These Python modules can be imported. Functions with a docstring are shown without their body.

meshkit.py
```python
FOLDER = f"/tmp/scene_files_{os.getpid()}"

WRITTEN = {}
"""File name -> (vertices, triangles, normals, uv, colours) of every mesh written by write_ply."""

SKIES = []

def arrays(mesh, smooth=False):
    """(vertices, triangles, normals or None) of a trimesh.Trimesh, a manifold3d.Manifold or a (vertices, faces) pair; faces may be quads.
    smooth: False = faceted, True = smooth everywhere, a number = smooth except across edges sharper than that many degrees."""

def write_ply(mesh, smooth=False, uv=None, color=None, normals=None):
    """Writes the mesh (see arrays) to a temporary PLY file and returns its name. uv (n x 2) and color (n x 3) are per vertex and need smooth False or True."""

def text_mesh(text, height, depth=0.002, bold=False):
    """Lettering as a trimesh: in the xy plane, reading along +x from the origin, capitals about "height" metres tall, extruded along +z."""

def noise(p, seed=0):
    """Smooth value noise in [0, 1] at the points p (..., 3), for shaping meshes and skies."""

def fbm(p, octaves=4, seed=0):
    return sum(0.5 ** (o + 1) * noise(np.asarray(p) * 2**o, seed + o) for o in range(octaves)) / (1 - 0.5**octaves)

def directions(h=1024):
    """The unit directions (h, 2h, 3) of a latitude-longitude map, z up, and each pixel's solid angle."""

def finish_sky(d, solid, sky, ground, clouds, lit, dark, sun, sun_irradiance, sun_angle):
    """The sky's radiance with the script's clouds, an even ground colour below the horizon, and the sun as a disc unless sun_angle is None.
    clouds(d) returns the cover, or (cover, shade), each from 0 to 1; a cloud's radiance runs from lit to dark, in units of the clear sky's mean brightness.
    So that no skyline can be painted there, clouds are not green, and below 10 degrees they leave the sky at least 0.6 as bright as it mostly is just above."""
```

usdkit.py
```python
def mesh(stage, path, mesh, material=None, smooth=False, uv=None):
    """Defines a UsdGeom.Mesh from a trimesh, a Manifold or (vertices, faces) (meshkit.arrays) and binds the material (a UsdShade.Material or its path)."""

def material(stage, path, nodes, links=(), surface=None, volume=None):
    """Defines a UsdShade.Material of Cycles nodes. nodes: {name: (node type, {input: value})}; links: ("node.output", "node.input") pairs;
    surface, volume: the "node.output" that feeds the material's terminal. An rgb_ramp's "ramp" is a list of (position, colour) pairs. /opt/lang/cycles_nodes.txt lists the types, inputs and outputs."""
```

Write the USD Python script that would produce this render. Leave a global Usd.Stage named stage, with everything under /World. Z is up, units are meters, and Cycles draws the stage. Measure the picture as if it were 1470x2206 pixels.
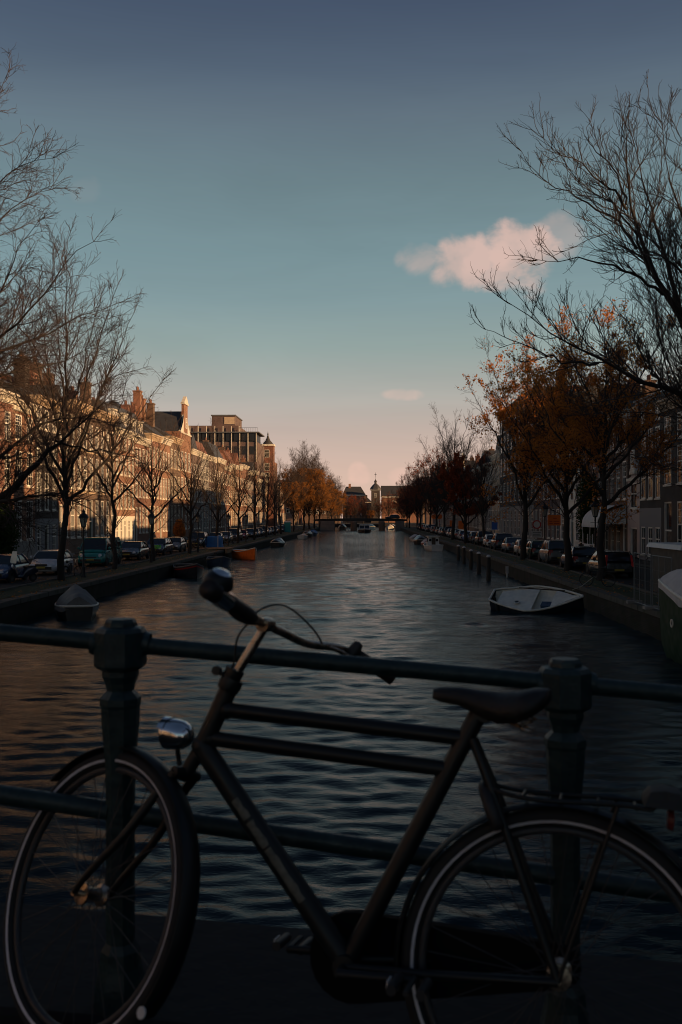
import math, random
import numpy as np
import trimesh
import manifold3d as m3
import usdkit, meshkit
from pxr import Usd, UsdGeom, UsdLux, UsdShade, Gf, Sdf, Vt

stage = Usd.Stage.CreateInMemory()
UsdGeom.SetStageUpAxis(stage, UsdGeom.Tokens.z)
UsdGeom.SetStageMetersPerUnit(stage, 1.0)
world = UsdGeom.Xform.Define(stage, '/World')
stage.SetDefaultPrim(world.GetPrim())
UsdGeom.Scope.Define(stage, '/World/Looks')

# ------------------------------------------------------------------ camera, sky, sun
EYE = np.array([0.0, 0.0, 4.6])
YAW, PITCH, FPX = math.radians(1.47), math.radians(0.24), 2144.0
cam = UsdGeom.Camera.Define(stage, '/World/camera')
cam.AddTranslateOp().Set(Gf.Vec3d(*EYE))
cam.AddRotateXYZOp().Set(Gf.Vec3f(90 + math.degrees(PITCH), 0, math.degrees(YAW)))
cam.CreateFocalLengthAttr(35.0)
cam.CreateHorizontalApertureAttr(24.0)
cam.CreateVerticalApertureAttr(36.0)
cam.CreateClippingRangeAttr(Gf.Vec2f(0.05, 5000))
cam.CreateFStopAttr(5.6)
cam.CreateFocusDistanceAttr(45.0)
cam.CreateExposureAttr(0.4)

SUN_EL, SUN_AZ = math.radians(13), math.radians(-24)      # azimuth measured from +x towards +y
SUN = np.array([math.cos(SUN_EL) * math.cos(SUN_AZ), math.cos(SUN_EL) * math.sin(SUN_AZ), math.sin(SUN_EL)])
sun = UsdLux.DistantLight.Define(stage, '/World/sun')
sun.CreateIntensityAttr(1.25)
sun.CreateAngleAttr(0.5)
sun.CreateColorAttr(Gf.Vec3f(1.0, 0.59, 0.28))
sun.CreateNormalizeAttr(True)
_r = Gf.Rotation(Gf.Vec3d(0, 0, 1), Gf.Vec3d(*SUN))
sun.AddTransformOp().Set(Gf.Matrix4d().SetRotate(_r))

SKY_STRENGTH = 0.1
N, L = {}, []
N['tc'] = ('texture_coordinate', {})
N['sep'] = ('separate_xyz', {})
L += [('tc.generated', 'sep.vector')]
N['sky'] = ('sky_texture', {'sky_type': 'single_scattering', 'sun_disc': False, 'sun_elevation': SUN_EL, 'sun_rotation': math.atan2(SUN[0], SUN[1]), 'altitude': 0.0, 'air_density': 1.0, 'aerosol_density': 1.0, 'ozone_density': 1.6})
# the evening colour of the air: warm and bright low down, deep blue higher up
N['tint'] = ('rgb_ramp', {'ramp': [(0.0, (1.15, 0.77, 0.62)), (0.024, (1.09, 0.741, 0.603)), (0.052, (0.98, 0.68, 0.569)), (0.087, (0.791, 0.607, 0.527)), (0.121, (0.624, 0.587, 0.523)), (0.167, (0.427, 0.528, 0.487)), (0.211, (0.325, 0.46, 0.469)), (0.254, (0.277, 0.415, 0.435)), (0.316, (0.221, 0.325, 0.347)), (0.374, (0.174, 0.235, 0.283)), (0.41, (0.119, 0.164, 0.227)), (0.458, (0.078, 0.108, 0.174)), (0.6, (0.042, 0.062, 0.11)), (1.0, (0.024, 0.04, 0.075))]})
L += [('sep.z', 'tint.fac')]
N['lum'] = ('rgb_to_bw', {})
L += [('sky.color', 'lum.color')]
N['half'] = ('mix', {'mix_type': 'mix', 'fac': 0.85})
L += [('sky.color', 'half.color1'), ('tint.color', 'half.color2')]
N['gain'] = ('mix', {'mix_type': 'multiply', 'fac': 1.0, 'color2': (5.25, 5.25, 5.25)})
L += [('tint.color', 'gain.color1')]
N['blend'] = ('mix', {'mix_type': 'mix', 'fac': 0.88})
L += [('sky.color', 'blend.color1'), ('gain.color', 'blend.color2')]
for k in ('half',):
    N.pop(k); L = [x for x in L if not x[1].startswith(k)]
N.pop('lum'); L = [x for x in L if not x[1].startswith('lum')]
# clouds: tangent directions ahead (+y)
N['tx'] = ('math', {'math_type': 'divide'}); L += [('sep.x', 'tx.value1'), ('sep.y', 'tx.value2')]
N['tz'] = ('math', {'math_type': 'divide'}); L += [('sep.z', 'tz.value1'), ('sep.y', 'tz.value2')]
N['front'] = ('math', {'math_type': 'greater_than', 'value2': 0.2}); L += [('sep.y', 'front.value1')]
N['cmap'] = ('mapping', {'scale': (20.0, 20.0, 26.0)}); L += [('tc.generated', 'cmap.vector')]
N['cn'] = ('noise_texture', {'scale': 1.0, 'detail': 6.0, 'roughness': 0.52, 'distortion': 0.25}); L += [('cmap.vector', 'cn.vector')]
CLOUDS = [(990, 566, 82, 72, 0.95), (1132, 550, 92, 84, 1.0), (1060, 575, 110, 56, 0.85), (912, 556, 58, 42, 0.5), (1200, 515, 60, 60, 0.35),
          (866, 849, 46, 16, 0.42), (776, 1022, 26, 26, 0.5), (856, 1026, 26, 22, 0.55), (178, 404, 44, 34, 0.05)]
prev = None
for i, (px, py, w, h, a) in enumerate(CLOUDS):
    cx, cz, ww, hh = (px - 790) / FPX, (1112 - py) / FPX, w / FPX, h / FPX
    N[f'u{i}'] = ('math', {'math_type': 'multiply_add', 'value2': 1 / ww, 'value3': -cx / ww}); L += [('tx.value', f'u{i}.value1')]
    N[f'v{i}'] = ('math', {'math_type': 'multiply_add', 'value2': 1 / hh, 'value3': -cz / hh}); L += [('tz.value', f'v{i}.value1')]
    N[f'uu{i}'] = ('math', {'math_type': 'multiply'}); L += [(f'u{i}.value', f'uu{i}.value1'), (f'u{i}.value', f'uu{i}.value2')]
    N[f'd{i}'] = ('math', {'math_type': 'multiply_add'}); L += [(f'v{i}.value', f'd{i}.value1'), (f'v{i}.value', f'd{i}.value2'), (f'uu{i}.value', f'd{i}.value3')]
    N[f'e{i}'] = ('math', {'math_type': 'multiply_add', 'value2': 3.0, 'value3': -1.38}); L += [('cn.fac', f'e{i}.value1')]
    N[f'f{i}'] = ('math', {'math_type': 'subtract'}); L += [(f'd{i}.value', f'f{i}.value1'), (f'e{i}.value', f'f{i}.value2')]
    N[f'm{i}'] = ('map_range', {'range_type': 'smoothstep', 'from_min': 0.95, 'from_max': 0.15, 'to_min': 0.0, 'to_max': a}); L += [(f'f{i}.value', f'm{i}.value')]
    if prev:
        N[f'x{i}'] = ('math', {'math_type': 'maximum'}); L += [(prev, f'x{i}.value1'), (f'm{i}.result', f'x{i}.value2')]
        prev = f'x{i}.value'
    else:
        prev = f'm{i}.result'
N['smap'] = ('mapping', {'scale': (2.2, 2.2, 15.0)}); N['sn'] = ('noise_texture', {'scale': 1.0, 'detail': 6.0, 'roughness': 0.6, 'distortion': 0.8}); N['sr'] = ('map_range', {'from_min': 0.3, 'from_max': 0.75, 'to_min': 0.955, 'to_max': 1.07}); N['streak'] = ('mix', {'mix_type': 'multiply', 'fac': 1.0})
L += [('tc.generated', 'smap.vector'), ('smap.vector', 'sn.vector'), ('sn.fac', 'sr.value'), ('blend.color', 'streak.color1'), ('sr.result', 'streak.color2')]
N['cover'] = ('math', {'math_type': 'multiply'}); L += [(prev, 'cover.value1'), ('front.value', 'cover.value2')]
N['cc'] = ('rgb_ramp', {'ramp': [(0.3, (3.9, 2.8, 2.4)), (0.6, (6.0, 3.7, 3.0))]}); L += [('cn.fac', 'cc.fac')]
N['ccv'] = ('mix', {'mix_type': 'multiply', 'fac': 1.0, 'color2': (0.76, 0.76, 0.76)}); L += [('cc.color', 'ccv.color1')]
N['cadd'] = ('mix', {'mix_type': 'add', 'fac': 0.38}); L += [('ccv.color', 'cadd.color1'), ('streak.color', 'cadd.color2')]
N['withc'] = ('mix', {'mix_type': 'mix'}); L += [('streak.color', 'withc.color1'), ('cadd.color', 'withc.color2'), ('cover.value', 'withc.fac')]
N['bg'] = ('background_shader', {'strength': SKY_STRENGTH}); L += [('withc.color', 'bg.color')]
skymat = usdkit.material(stage, '/World/Looks/sky_air', N, L, surface='bg.background')
dome = UsdLux.DomeLight.Define(stage, '/World/sky')
UsdShade.MaterialBindingAPI.Apply(dome.GetPrim()).Bind(skymat)

# ------------------------------------------------------------------ pixel of the photograph -> ray
_cy, _sy, _cp, _sp = math.cos(YAW), math.sin(YAW), math.cos(PITCH), math.sin(PITCH)
def ray(px, py):
    x, y, z = (px - 735) / FPX, 1.0, -(py - 1103) / FPX
    y, z = y * _cp - z * _sp, y * _sp + z * _cp
    return np.array([x * _cy - y * _sy, x * _sy + y * _cy, z])
def at_y(px, py, Y):
    d = ray(px, py); return EYE + d * (Y / d[1])
def at_z(px, py, z):
    d = ray(px, py); return EYE + d * ((z - EYE[2]) / d[2])
def at_x(px, py, X):
    d = ray(px, py); return EYE + d * (X / d[0])
def y_of(px, X):
    """distance along the canal at which the line x = X shows at this column"""
    return at_x(px, 1112, X)[1]

# ------------------------------------------------------------------ mesh helpers
class M:
    def __init__(self): self.v, self.f, self.n = [], [], 0
    def add(self, v, f):
        v = np.asarray(v, float); f = np.asarray(f, int)
        if f.shape[1] == 4: f = np.vstack([f[:, [0, 1, 2]], f[:, [0, 2, 3]]])
        self.v.append(v); self.f.append(f + self.n); self.n += len(v); return self
    def tm(self, t): return self.add(*meshkit.arrays(t)[:2])
    def box(self, lo, hi, rot=None, about=None):
        x0, y0, z0 = lo; x1, y1, z1 = hi
        v = np.array([[x0, y0, z0], [x1, y0, z0], [x1, y1, z0], [x0, y1, z0], [x0, y0, z1], [x1, y0, z1], [x1, y1, z1], [x0, y1, z1]], float)
        if rot is not None:
            c = v.mean(0) if about is None else np.asarray(about, float); v = (v - c) @ np.asarray(rot).T + c
        return self.add(v, BOXF)
    def hexa(self, bottom, top):
        return self.add(np.vstack([bottom, top]), BOXF)
    def tube(self, pts, r, sides=8, closed=False, caps=True):
        pts = np.asarray(pts, float); r = np.broadcast_to(np.asarray(r, float), (len(pts),))
        if closed: t = np.roll(pts, -1, 0) - np.roll(pts, 1, 0)
        else: t = np.gradient(pts, axis=0)
        t /= np.linalg.norm(t, axis=1, keepdims=True) + 1e-12
        a = np.eye(3)[np.argmin(np.abs(t[0]))]
        A = []
        for k in range(len(pts)):
            a = a - t[k] * (a @ t[k]); a /= np.linalg.norm(a) + 1e-12; A.append(a)
        A = np.array(A); B = np.cross(t, A)
        ang = np.arange(sides) / sides * 2 * math.pi
        V = pts[:, None] + r[:, None, None] * (np.cos(ang)[None, :, None] * A[:, None] + np.sin(ang)[None, :, None] * B[:, None])
        n = len(pts); V = V.reshape(-1, 3); q = []
        I, J = np.meshgrid(np.arange(n if closed else n - 1), np.arange(sides), indexing='ij')
        I2, J2 = (I + 1) % n, (J + 1) % sides
        q = np.stack([I * sides + J, I * sides + J2, I2 * sides + J2, I2 * sides + J], -1).reshape(-1, 4)
        f = np.vstack([q[:, [0, 1, 2]], q[:, [0, 2, 3]]])
        if caps and not closed:
            V = np.vstack([V, pts[0], pts[-1]]); c0, c1 = len(V) - 2, len(V) - 1
            j = np.arange(sides); j2 = (j + 1) % sides
            f = np.vstack([f, np.stack([np.full(sides, c0), j2, j], 1), np.stack([np.full(sides, c1), (n - 1) * sides + j, (n - 1) * sides + j2], 1)])
        return self.add(V, f)
    def lathe(self, prof, o=(0, 0, 0), sides=16, axis=(0, 0, 1), phase=0.0):
        prof = np.asarray(prof, float); ang = np.arange(sides) / sides * 2 * math.pi + phase
        ax = np.asarray(axis, float); ax /= np.linalg.norm(ax)
        a = np.eye(3)[np.argmin(np.abs(ax))]; a = a - ax * (a @ ax); a /= np.linalg.norm(a); b = np.cross(ax, a)
        V = np.asarray(o, float) + prof[:, 1][:, None, None] * ax + prof[:, 0][:, None, None] * (np.cos(ang)[None, :, None] * a + np.sin(ang)[None, :, None] * b)
        n = len(prof); V = V.reshape(-1, 3)
        I, J = np.meshgrid(np.arange(n - 1), np.arange(sides), indexing='ij'); J2 = (J + 1) % sides
        return self.add(V, np.stack([I * sides + J, I * sides + J2, (I + 1) * sides + J2, (I + 1) * sides + J], -1).reshape(-1, 4))
    def prism(self, poly, y0, y1):
        """polygon in (x, z), convex or fan-safe, extruded along y"""
        p = np.asarray(poly, float); n = len(p)
        V = np.vstack([np.c_[p[:, 0], np.full(n, y0), p[:, 1]], np.c_[p[:, 0], np.full(n, y1), p[:, 1]]])
        f = [[0, i, i + 1] for i in range(1, n - 1)] + [[n, n + i + 1, n + i] for i in range(1, n - 1)]
        for i in range(n):
            j = (i + 1) % n; f += [[i, n + i, n + j], [i, n + j, j]]
        return self.add(V, f)
    def loft(self, rings, closed=True, caps=True):
        R = np.asarray(rings, float); n, s = R.shape[:2]; V = R.reshape(-1, 3)
        I, J = np.meshgrid(np.arange(n - 1), np.arange(s if closed else s - 1), indexing='ij'); J2 = (J + 1) % s
        q = np.stack([I * s + J, I * s + J2, (I + 1) * s + J2, (I + 1) * s + J], -1).reshape(-1, 4)
        f = np.vstack([q[:, [0, 1, 2]], q[:, [0, 2, 3]]])
        if caps:
            V = np.vstack([V, R[0].mean(0), R[-1].mean(0)]); j = np.arange(s if closed else s - 1); j2 = (j + 1) % s
            f = np.vstack([f, np.stack([np.full(len(j), len(V) - 2), j2, j], 1), np.stack([np.full(len(j), len(V) - 1), (n - 1) * s + j, (n - 1) * s + j2], 1)])
        return self.add(V, f)
    def xf(self, mat, o=(0, 0, 0)):
        self.v = [v @ np.asarray(mat, float).T + np.asarray(o, float) for v in self.v]; return self
    def get(self): return np.vstack(self.v), np.vstack(self.f)
BOXF = np.array([[0, 3, 2, 1], [4, 5, 6, 7], [0, 1, 5, 4], [1, 2, 6, 5], [2, 3, 7, 6], [3, 0, 4, 7]])
def rotz(a): c, s = math.cos(a), math.sin(a); return np.array([[c, -s, 0], [s, c, 0], [0, 0, 1.0]])
def rotx(a): c, s = math.cos(a), math.sin(a); return np.array([[1.0, 0, 0], [0, c, -s], [0, s, c]])
def roty(a): c, s = math.cos(a), math.sin(a); return np.array([[c, 0, s], [0, 1.0, 0], [-s, 0, c]])
def about(axis, a):
    k = np.asarray(axis, float); k = k / np.linalg.norm(k); K = np.array([[0, -k[2], k[1]], [k[2], 0, -k[0]], [-k[1], k[0], 0]])
    return np.eye(3) + math.sin(a) * K + (1 - math.cos(a)) * K @ K

used = {}
def numbered(base, name):
    k = (base, name); c = used.get(k, 0); used[k] = c + 1
    return f'{base}/{name}' if c == 0 else f'{base}/{name}_{c:03d}'
def keys(p, label=None, cat=None, group=None, kind=None):
    for k, v in (('label', label), ('category', cat), ('group', group), ('kind', kind)):
        if v: p.SetCustomDataByKey(k, v)
    return p
class Thing:
    def __init__(self, name, label, cat, loc=(0, 0, 0), rz=0.0, group=None, mat=None, kind=None):
        self.path = numbered('/World', name); self.loc = np.asarray(loc, float)
        self.x = UsdGeom.Xform.Define(stage, self.path); self.rot = np.eye(3)
        if mat is not None:
            G = np.eye(4); G[:3, :3] = np.asarray(mat).T; G[3, :3] = self.loc
            self.x.AddTransformOp().Set(Gf.Matrix4d(*G.ravel().tolist())); self.rot = np.asarray(mat)
        else:
            self.x.AddTranslateOp().Set(Gf.Vec3d(*map(float, self.loc)))
            if rz: self.x.AddRotateZOp().Set(math.degrees(rz)); self.rot = rotz(rz)
        keys(self.x.GetPrim(), label, cat, group, kind)
    def part(self, name, mesh, mat, smooth=False, under=None, world=False, label=None, kind=None, uv=None):
        v, f = mesh.get() if isinstance(mesh, M) else mesh
        if world: v = (v - self.loc) @ self.rot
        p = numbered(under or self.path, name)
        g = usdkit.mesh(stage, p, (v, f), LOOK(mat), smooth=smooth)
        if label: g.GetPrim().SetCustomDataByKey('label', label)
        if kind: g.GetPrim().SetCustomDataByKey('kind', kind)
        return p
    def sub(self, name, loc=(0, 0, 0)):
        p = numbered(self.path, name); x = UsdGeom.Xform.Define(stage, p); x.AddTranslateOp().Set(Gf.Vec3d(*map(float, loc))); return p
def single(name, mesh, mat, label=None, cat=None, group=None, kind=None, smooth=False):
    p = numbered('/World', name)
    v, f = mesh.get() if isinstance(mesh, M) else mesh
    g = usdkit.mesh(stage, p, (v, f), LOOK(mat), smooth=smooth)
    keys(g.GetPrim(), label, cat, group, kind); return p
def copy_of(src, name, label, loc, rz=0.0, group=None, scale=None):
    """an individual that shares the parts of a first one"""
    p = numbered('/World', name); x = UsdGeom.Xform.Define(stage, p); c = stage.GetPrimAtPath(src.path).GetCustomData()
    x.GetPrim().GetReferences().AddInternalReference(src.path)
    x.ClearXformOpOrder()
    for a in list(x.GetPrim().GetAttributes()):
        pass
    m = rotz(rz) * (scale or 1.0); G = np.eye(4); G[:3, :3] = m.T; G[3, :3] = loc
    op = x.AddTransformOp(opSuffix='place'); op.Set(Gf.Matrix4d(*G.ravel().tolist())); x.SetXformOpOrder([op])
    keys(x.GetPrim(), label, c.get('category'), group or c.get('group'))
    x.GetPrim().SetInstanceable(True)
    return p

# ------------------------------------------------------------------ materials
_looks = {}
def LOOK(name):
    return _looks[name]
def paint(name, col, rough=0.6, var=0.2, scale=2.0, bump=0.0, bscale=20.0, metal=0.0, coat=0.0, spec=0.5, dirt=None, random=0.0):
    n, l = {'g': ('geometry', {}), 'b': ('principled_bsdf', {'roughness': rough, 'metallic': metal, 'coat_weight': coat, 'specular_ior_level': spec})}, []
    if var > 0:
        c = np.array(col); n['n'] = ('noise_texture', {'scale': scale, 'detail': 5.0, 'roughness': 0.6})
        n['r'] = ('rgb_ramp', {'ramp': [(0.28, c * (1 - var)), (0.5, c), (0.74, np.minimum(c * (1 + var), 1)) if dirt is None else (0.72, np.array(dirt))]})
        l += [('g.position', 'n.vector'), ('n.fac', 'r.fac')]
        out = 'r.color'
        if random > 0:
            n['oi'] = ('object_info', {}); n['rr'] = ('map_range', {'to_min': 1 - random, 'to_max': 1 + random}); n['mm'] = ('mix', {'mix_type': 'multiply', 'fac': 1.0})
            l += [('oi.random', 'rr.value'), ('r.color', 'mm.color1'), ('rr.result', 'mm.color2')]; out = 'mm.color'
        l += [(out, 'b.base_color')]
        n['rn'] = ('map_range', {'from_min': 0.3, 'from_max': 0.7, 'to_min': max(rough - 0.08, 0.02), 'to_max': min(rough + 0.12, 1)}); l += [('n.fac', 'rn.value'), ('rn.result', 'b.roughness')]
    else:
        n['b'][1]['base_color'] = tuple(col)
    if bump > 0:
        n['bn'] = ('noise_texture', {'scale': bscale, 'detail': 4.0}); n['bp'] = ('bump', {'strength': 1.0, 'distance': bump})
        l += [('g.position', 'bn.vector'), ('bn.fac', 'bp.height'), ('bp.normal', 'b.normal')]
    _looks[name] = usdkit.material(stage, f'/World/Looks/{name}', n, l, surface='b.BSDF')
def brick(name, c1, c2, mortar, width=0.22, row=0.066, msize=0.012, rough=0.8, bump=0.006, moss=None):
    c1, c2 = np.array(c1), np.array(c2)
    n = {'g': ('geometry', {}), 's': ('separate_xyz', {}), 'a': ('math', {'math_type': 'add'}), 'c': ('combine_xyz', {}),
         'k': ('brick_texture', {'color1': tuple(c1), 'color2': tuple(c2), 'mortar': mortar, 'scale': 1.0, 'mortar_size': msize, 'mortar_smooth': 0.2, 'brick_width': width, 'row_height': row}),
         'n': ('noise_texture', {'scale': 0.55, 'detail': 6.0, 'roughness': 0.65}), 'r': ('map_range', {'from_min': 0.25, 'from_max': 0.75, 'to_min': 0.62, 'to_max': 1.35}),
         'm': ('mix', {'mix_type': 'multiply', 'fac': 1.0}), 'bp': ('bump', {'strength': 1.0, 'distance': bump, 'invert': True}), 'b': ('principled_bsdf', {'roughness': rough, 'specular_ior_level': 0.25})}
    l = [('g.position', 's.vector'), ('s.x', 'a.value1'), ('s.y', 'a.value2'), ('a.value', 'c.x'), ('s.z', 'c.y'), ('c.vector', 'k.vector'), ('g.position', 'n.vector'), ('n.fac', 'r.value'),
         ('k.color', 'm.color1'), ('r.result', 'm.color2'), ('k.fac', 'bp.height'), ('bp.normal', 'b.normal')]
    out = 'm.color'
    if moss is not None:
        n['mn'] = ('noise_texture', {'scale': 1.3, 'detail': 6.0}); n['mr'] = ('map_range', {'from_min': 0.45, 'from_max': 0.62}); n['mx'] = ('mix', {'mix_type': 'mix', 'color2': moss})
        l += [('g.position', 'mn.vector'), ('mn.fac', 'mr.value'), ('mr.result', 'mx.fac'), (out, 'mx.color1')]; out = 'mx.color'
    l += [(out, 'b.base_color')]
    _looks[name] = usdkit.material(stage, f'/World/Looks/{name}', n, l, surface='b.BSDF')
brick('brick_red', (.23, .072, .042), (.165, .053, .033), (.22, .19, .16))
brick('brick_orange', (.27, .10, .05), (.20, .073, .038), (.25, .21, .17))
brick('brick_brown', (.145, .076, .048), (.105, .056, .037), (.17, .15, .13))
brick('brick_dark', (.055, .042, .038), (.038, .03, .028), (.10, .09, .085))
brick('brick_purple', (.13, .075, .07), (.09, .055, .05), (.17, .15, .14))
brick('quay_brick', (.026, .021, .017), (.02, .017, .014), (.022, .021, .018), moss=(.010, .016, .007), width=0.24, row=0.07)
brick('street_brick', (.036, .028, .026), (.028, .024, .023), (.022, .021, .02), width=0.2, row=0.1, bump=0.004)
paint('stone_cream', (.44, .34, .24), .7, .22, 1.2)
paint('stone_sand', (.22, .148, .10), .75, .25, 1.5)
paint('stone_grey', (.22, .21, .20), .75, .25, 1.5, bump=.004)
paint('plaster_white', (.66, .62, .55), .65, .12, 0.8)
paint('plaster_grey', (.17, .175, .19), .6, .12, 1.0)
paint('plaster_pink', (.46, .37, .34), .65, .12, 1.0)
paint('window_white', (.72, .69, .63), .45, .08, 3.0)
paint('window_cream', (.66, .60, .50), .45, .1, 3.0)
paint('trim_white', (.62, .58, .50), .5, .14, 2.0)
paint('roof_slate', (.045, .045, .048), .55, .3, 3.0, bump=.01, bscale=8)
paint('roof_tile', (.16, .07, .045), .7, .3, 4.0, bump=.015, bscale=7)
paint('roof_lead', (.10, .105, .115), .5, .2, 2.0)
paint('door_green', (.012, .035, .025), .3, .1, 3)
paint('door_black', (.015, .015, .017), .3, .1, 3)
paint('door_red', (.13, .018, .012), .4, .1, 3)
paint('iron_black', (.012, .013, .014), .45, .25, 9)
paint('wood_dark', (.06, .042, .03), .75, .3, 6)
paint('wood_post', (.05, .042, .034), .85, .35, 5, bump=.01, bscale=14)
paint('wood_plank', (.23, .15, .08), .75, .3, 5)
paint('coping_stone', (.075, .072, .062), .85, .35, 1.6, bump=.006, bscale=9, dirt=(.03, .042, .02))
paint('curtain', (.55, .52, .46), .9, .1, 3)
paint('canvas_grey', (.17, .17, .165), .9, .25, 2.5, bump=.01, bscale=12)
paint('canvas_pale', (.50, .46, .44), .8, .18, 2.5, bump=.015, bscale=7)
paint('awning_white', (.62, .61, .58), .8, .1, 2)
paint('concrete', (.25, .24, .22), .85, .2, 1.5)
paint('bark', (.026, .021, .018), .9, .35, 7, bump=.02, bscale=12)
paint('twig', (.044, .028, .023), .85, .3, 3)
paint('twig_dark', (.035, .026, .024), .85, .3, 3)
paint('grass_verge', (.026, .042, .011), .95, .5, 1.4, bump=.03, bscale=25, dirt=(.05, .035, .018))
def leafy(name, c1, c2, trans=0.45):
    n = {'g': ('geometry', {}), 'r': ('rgb_ramp', {'ramp': [(0.0, c1), (1.0, c2)]}), 'd': ('principled_bsdf', {'roughness': .6, 'specular_ior_level': .25}), 't': ('translucent_bsdf', {}), 'm': ('mix_closure', {'fac': trans})}
    n['t'] = ('translucent_bsdf', {})
    l = [('g.random_per_island', 'r.fac'), ('r.color', 'd.base_color'), ('r.color', 't.color'), ('d.BSDF', 'm.closure1'), ('t.BSDF', 'm.closure2')]
    _looks[name] = usdkit.material(stage, f'/World/Looks/{name}', n, l, surface='m.closure')
# ------------------------------------------------------------------ the setting: water, quays, streets
XL, XR, FL, FR, ZQ, ZS = -15.0, 10.9, -26.0, 21.0, 1.05, 1.2       # water edges, house fronts, quay edge, street level
rng = np.random.default_rng(7)

def water():
    ys = [1.2]
    while ys[-1] < 120: ys.append(ys[-1] + .028 + .0042 * ys[-1])
    ys = np.array(ys); s = np.linspace(-1, 1, 380)
    xl, xr = -np.minimum(15.0, .42 * ys + 3), np.minimum(10.9, .38 * ys + 3)
    X = (xl + xr)[:, None] / 2 + s[None] * ((xr - xl) / 2)[:, None]; Y = np.broadcast_to(ys[:, None], X.shape)
    cell = np.maximum(.028 + .0042 * ys, (xr - xl) / 380)[:, None]
    h = np.zeros_like(X)
    for k in range(60):
        lam = .10 * (9.5 ** rng.random()); a = rng.normal(0, .5) + .18; ph = rng.random() * 6.28
        kx, ky = math.sin(a) * 2 * math.pi / lam, math.cos(a) * 2 * math.pi / lam
        w = np.clip((lam / cell - 2.5) / 3.0, 0, 1)
        h += w * .0021 * lam ** .82 * np.sin(kx * X + ky * Y + ph + .8 * np.sin(.35 * X + .22 * Y + k))
    for k in range(26):
        lam = 1.0 * (4.4 ** rng.random()); a = rng.normal(0, .55) + .1; ph = rng.random() * 6.28; kx, ky = math.sin(a) * 2 * math.pi / lam, math.cos(a) * 2 * math.pi / lam
        w = np.clip((lam / cell - 2.2) / 2.0, 0, 1) * np.clip((ys - 10) / 30, .35, 1)[:, None]
        h += w * .00125 * lam * np.sin(kx * X + ky * Y + ph + 1.1 * np.sin(.5 * X + .3 * Y + 2 * k))
    gust = .55 + .9 * meshkit.fbm(np.stack([X * .22, Y * .07, 0 * X], -1), 3, 5)
    h *= gust * 2.1
    edge = np.clip((120 - ys) / 40, 0, 1)[:, None]; h *= edge
    R, C = X.shape; V = np.stack([X, Y, h], -1).reshape(-1, 3)
    i, j = np.meshgrid(np.arange(R - 1), np.arange(C - 1), indexing='ij')
    m = M().add(V, np.stack([i * C + j, i * C + j + 1, (i + 1) * C + j + 1, (i + 1) * C + j], -1).reshape(-1, 4))
    y0 = ys[-1]
    m.add([[-15, y0, 0], [10.9, y0, 0], [10.9, 560, 0], [-15, 560, 0]], [[0, 1, 2, 3]])
    m.add([[-15, -60, -.12], [10.9, -60, -.12], [10.9, y0, -.12], [-15, y0, -.12]], [[0, 1, 2, 3]])
    return m
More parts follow.
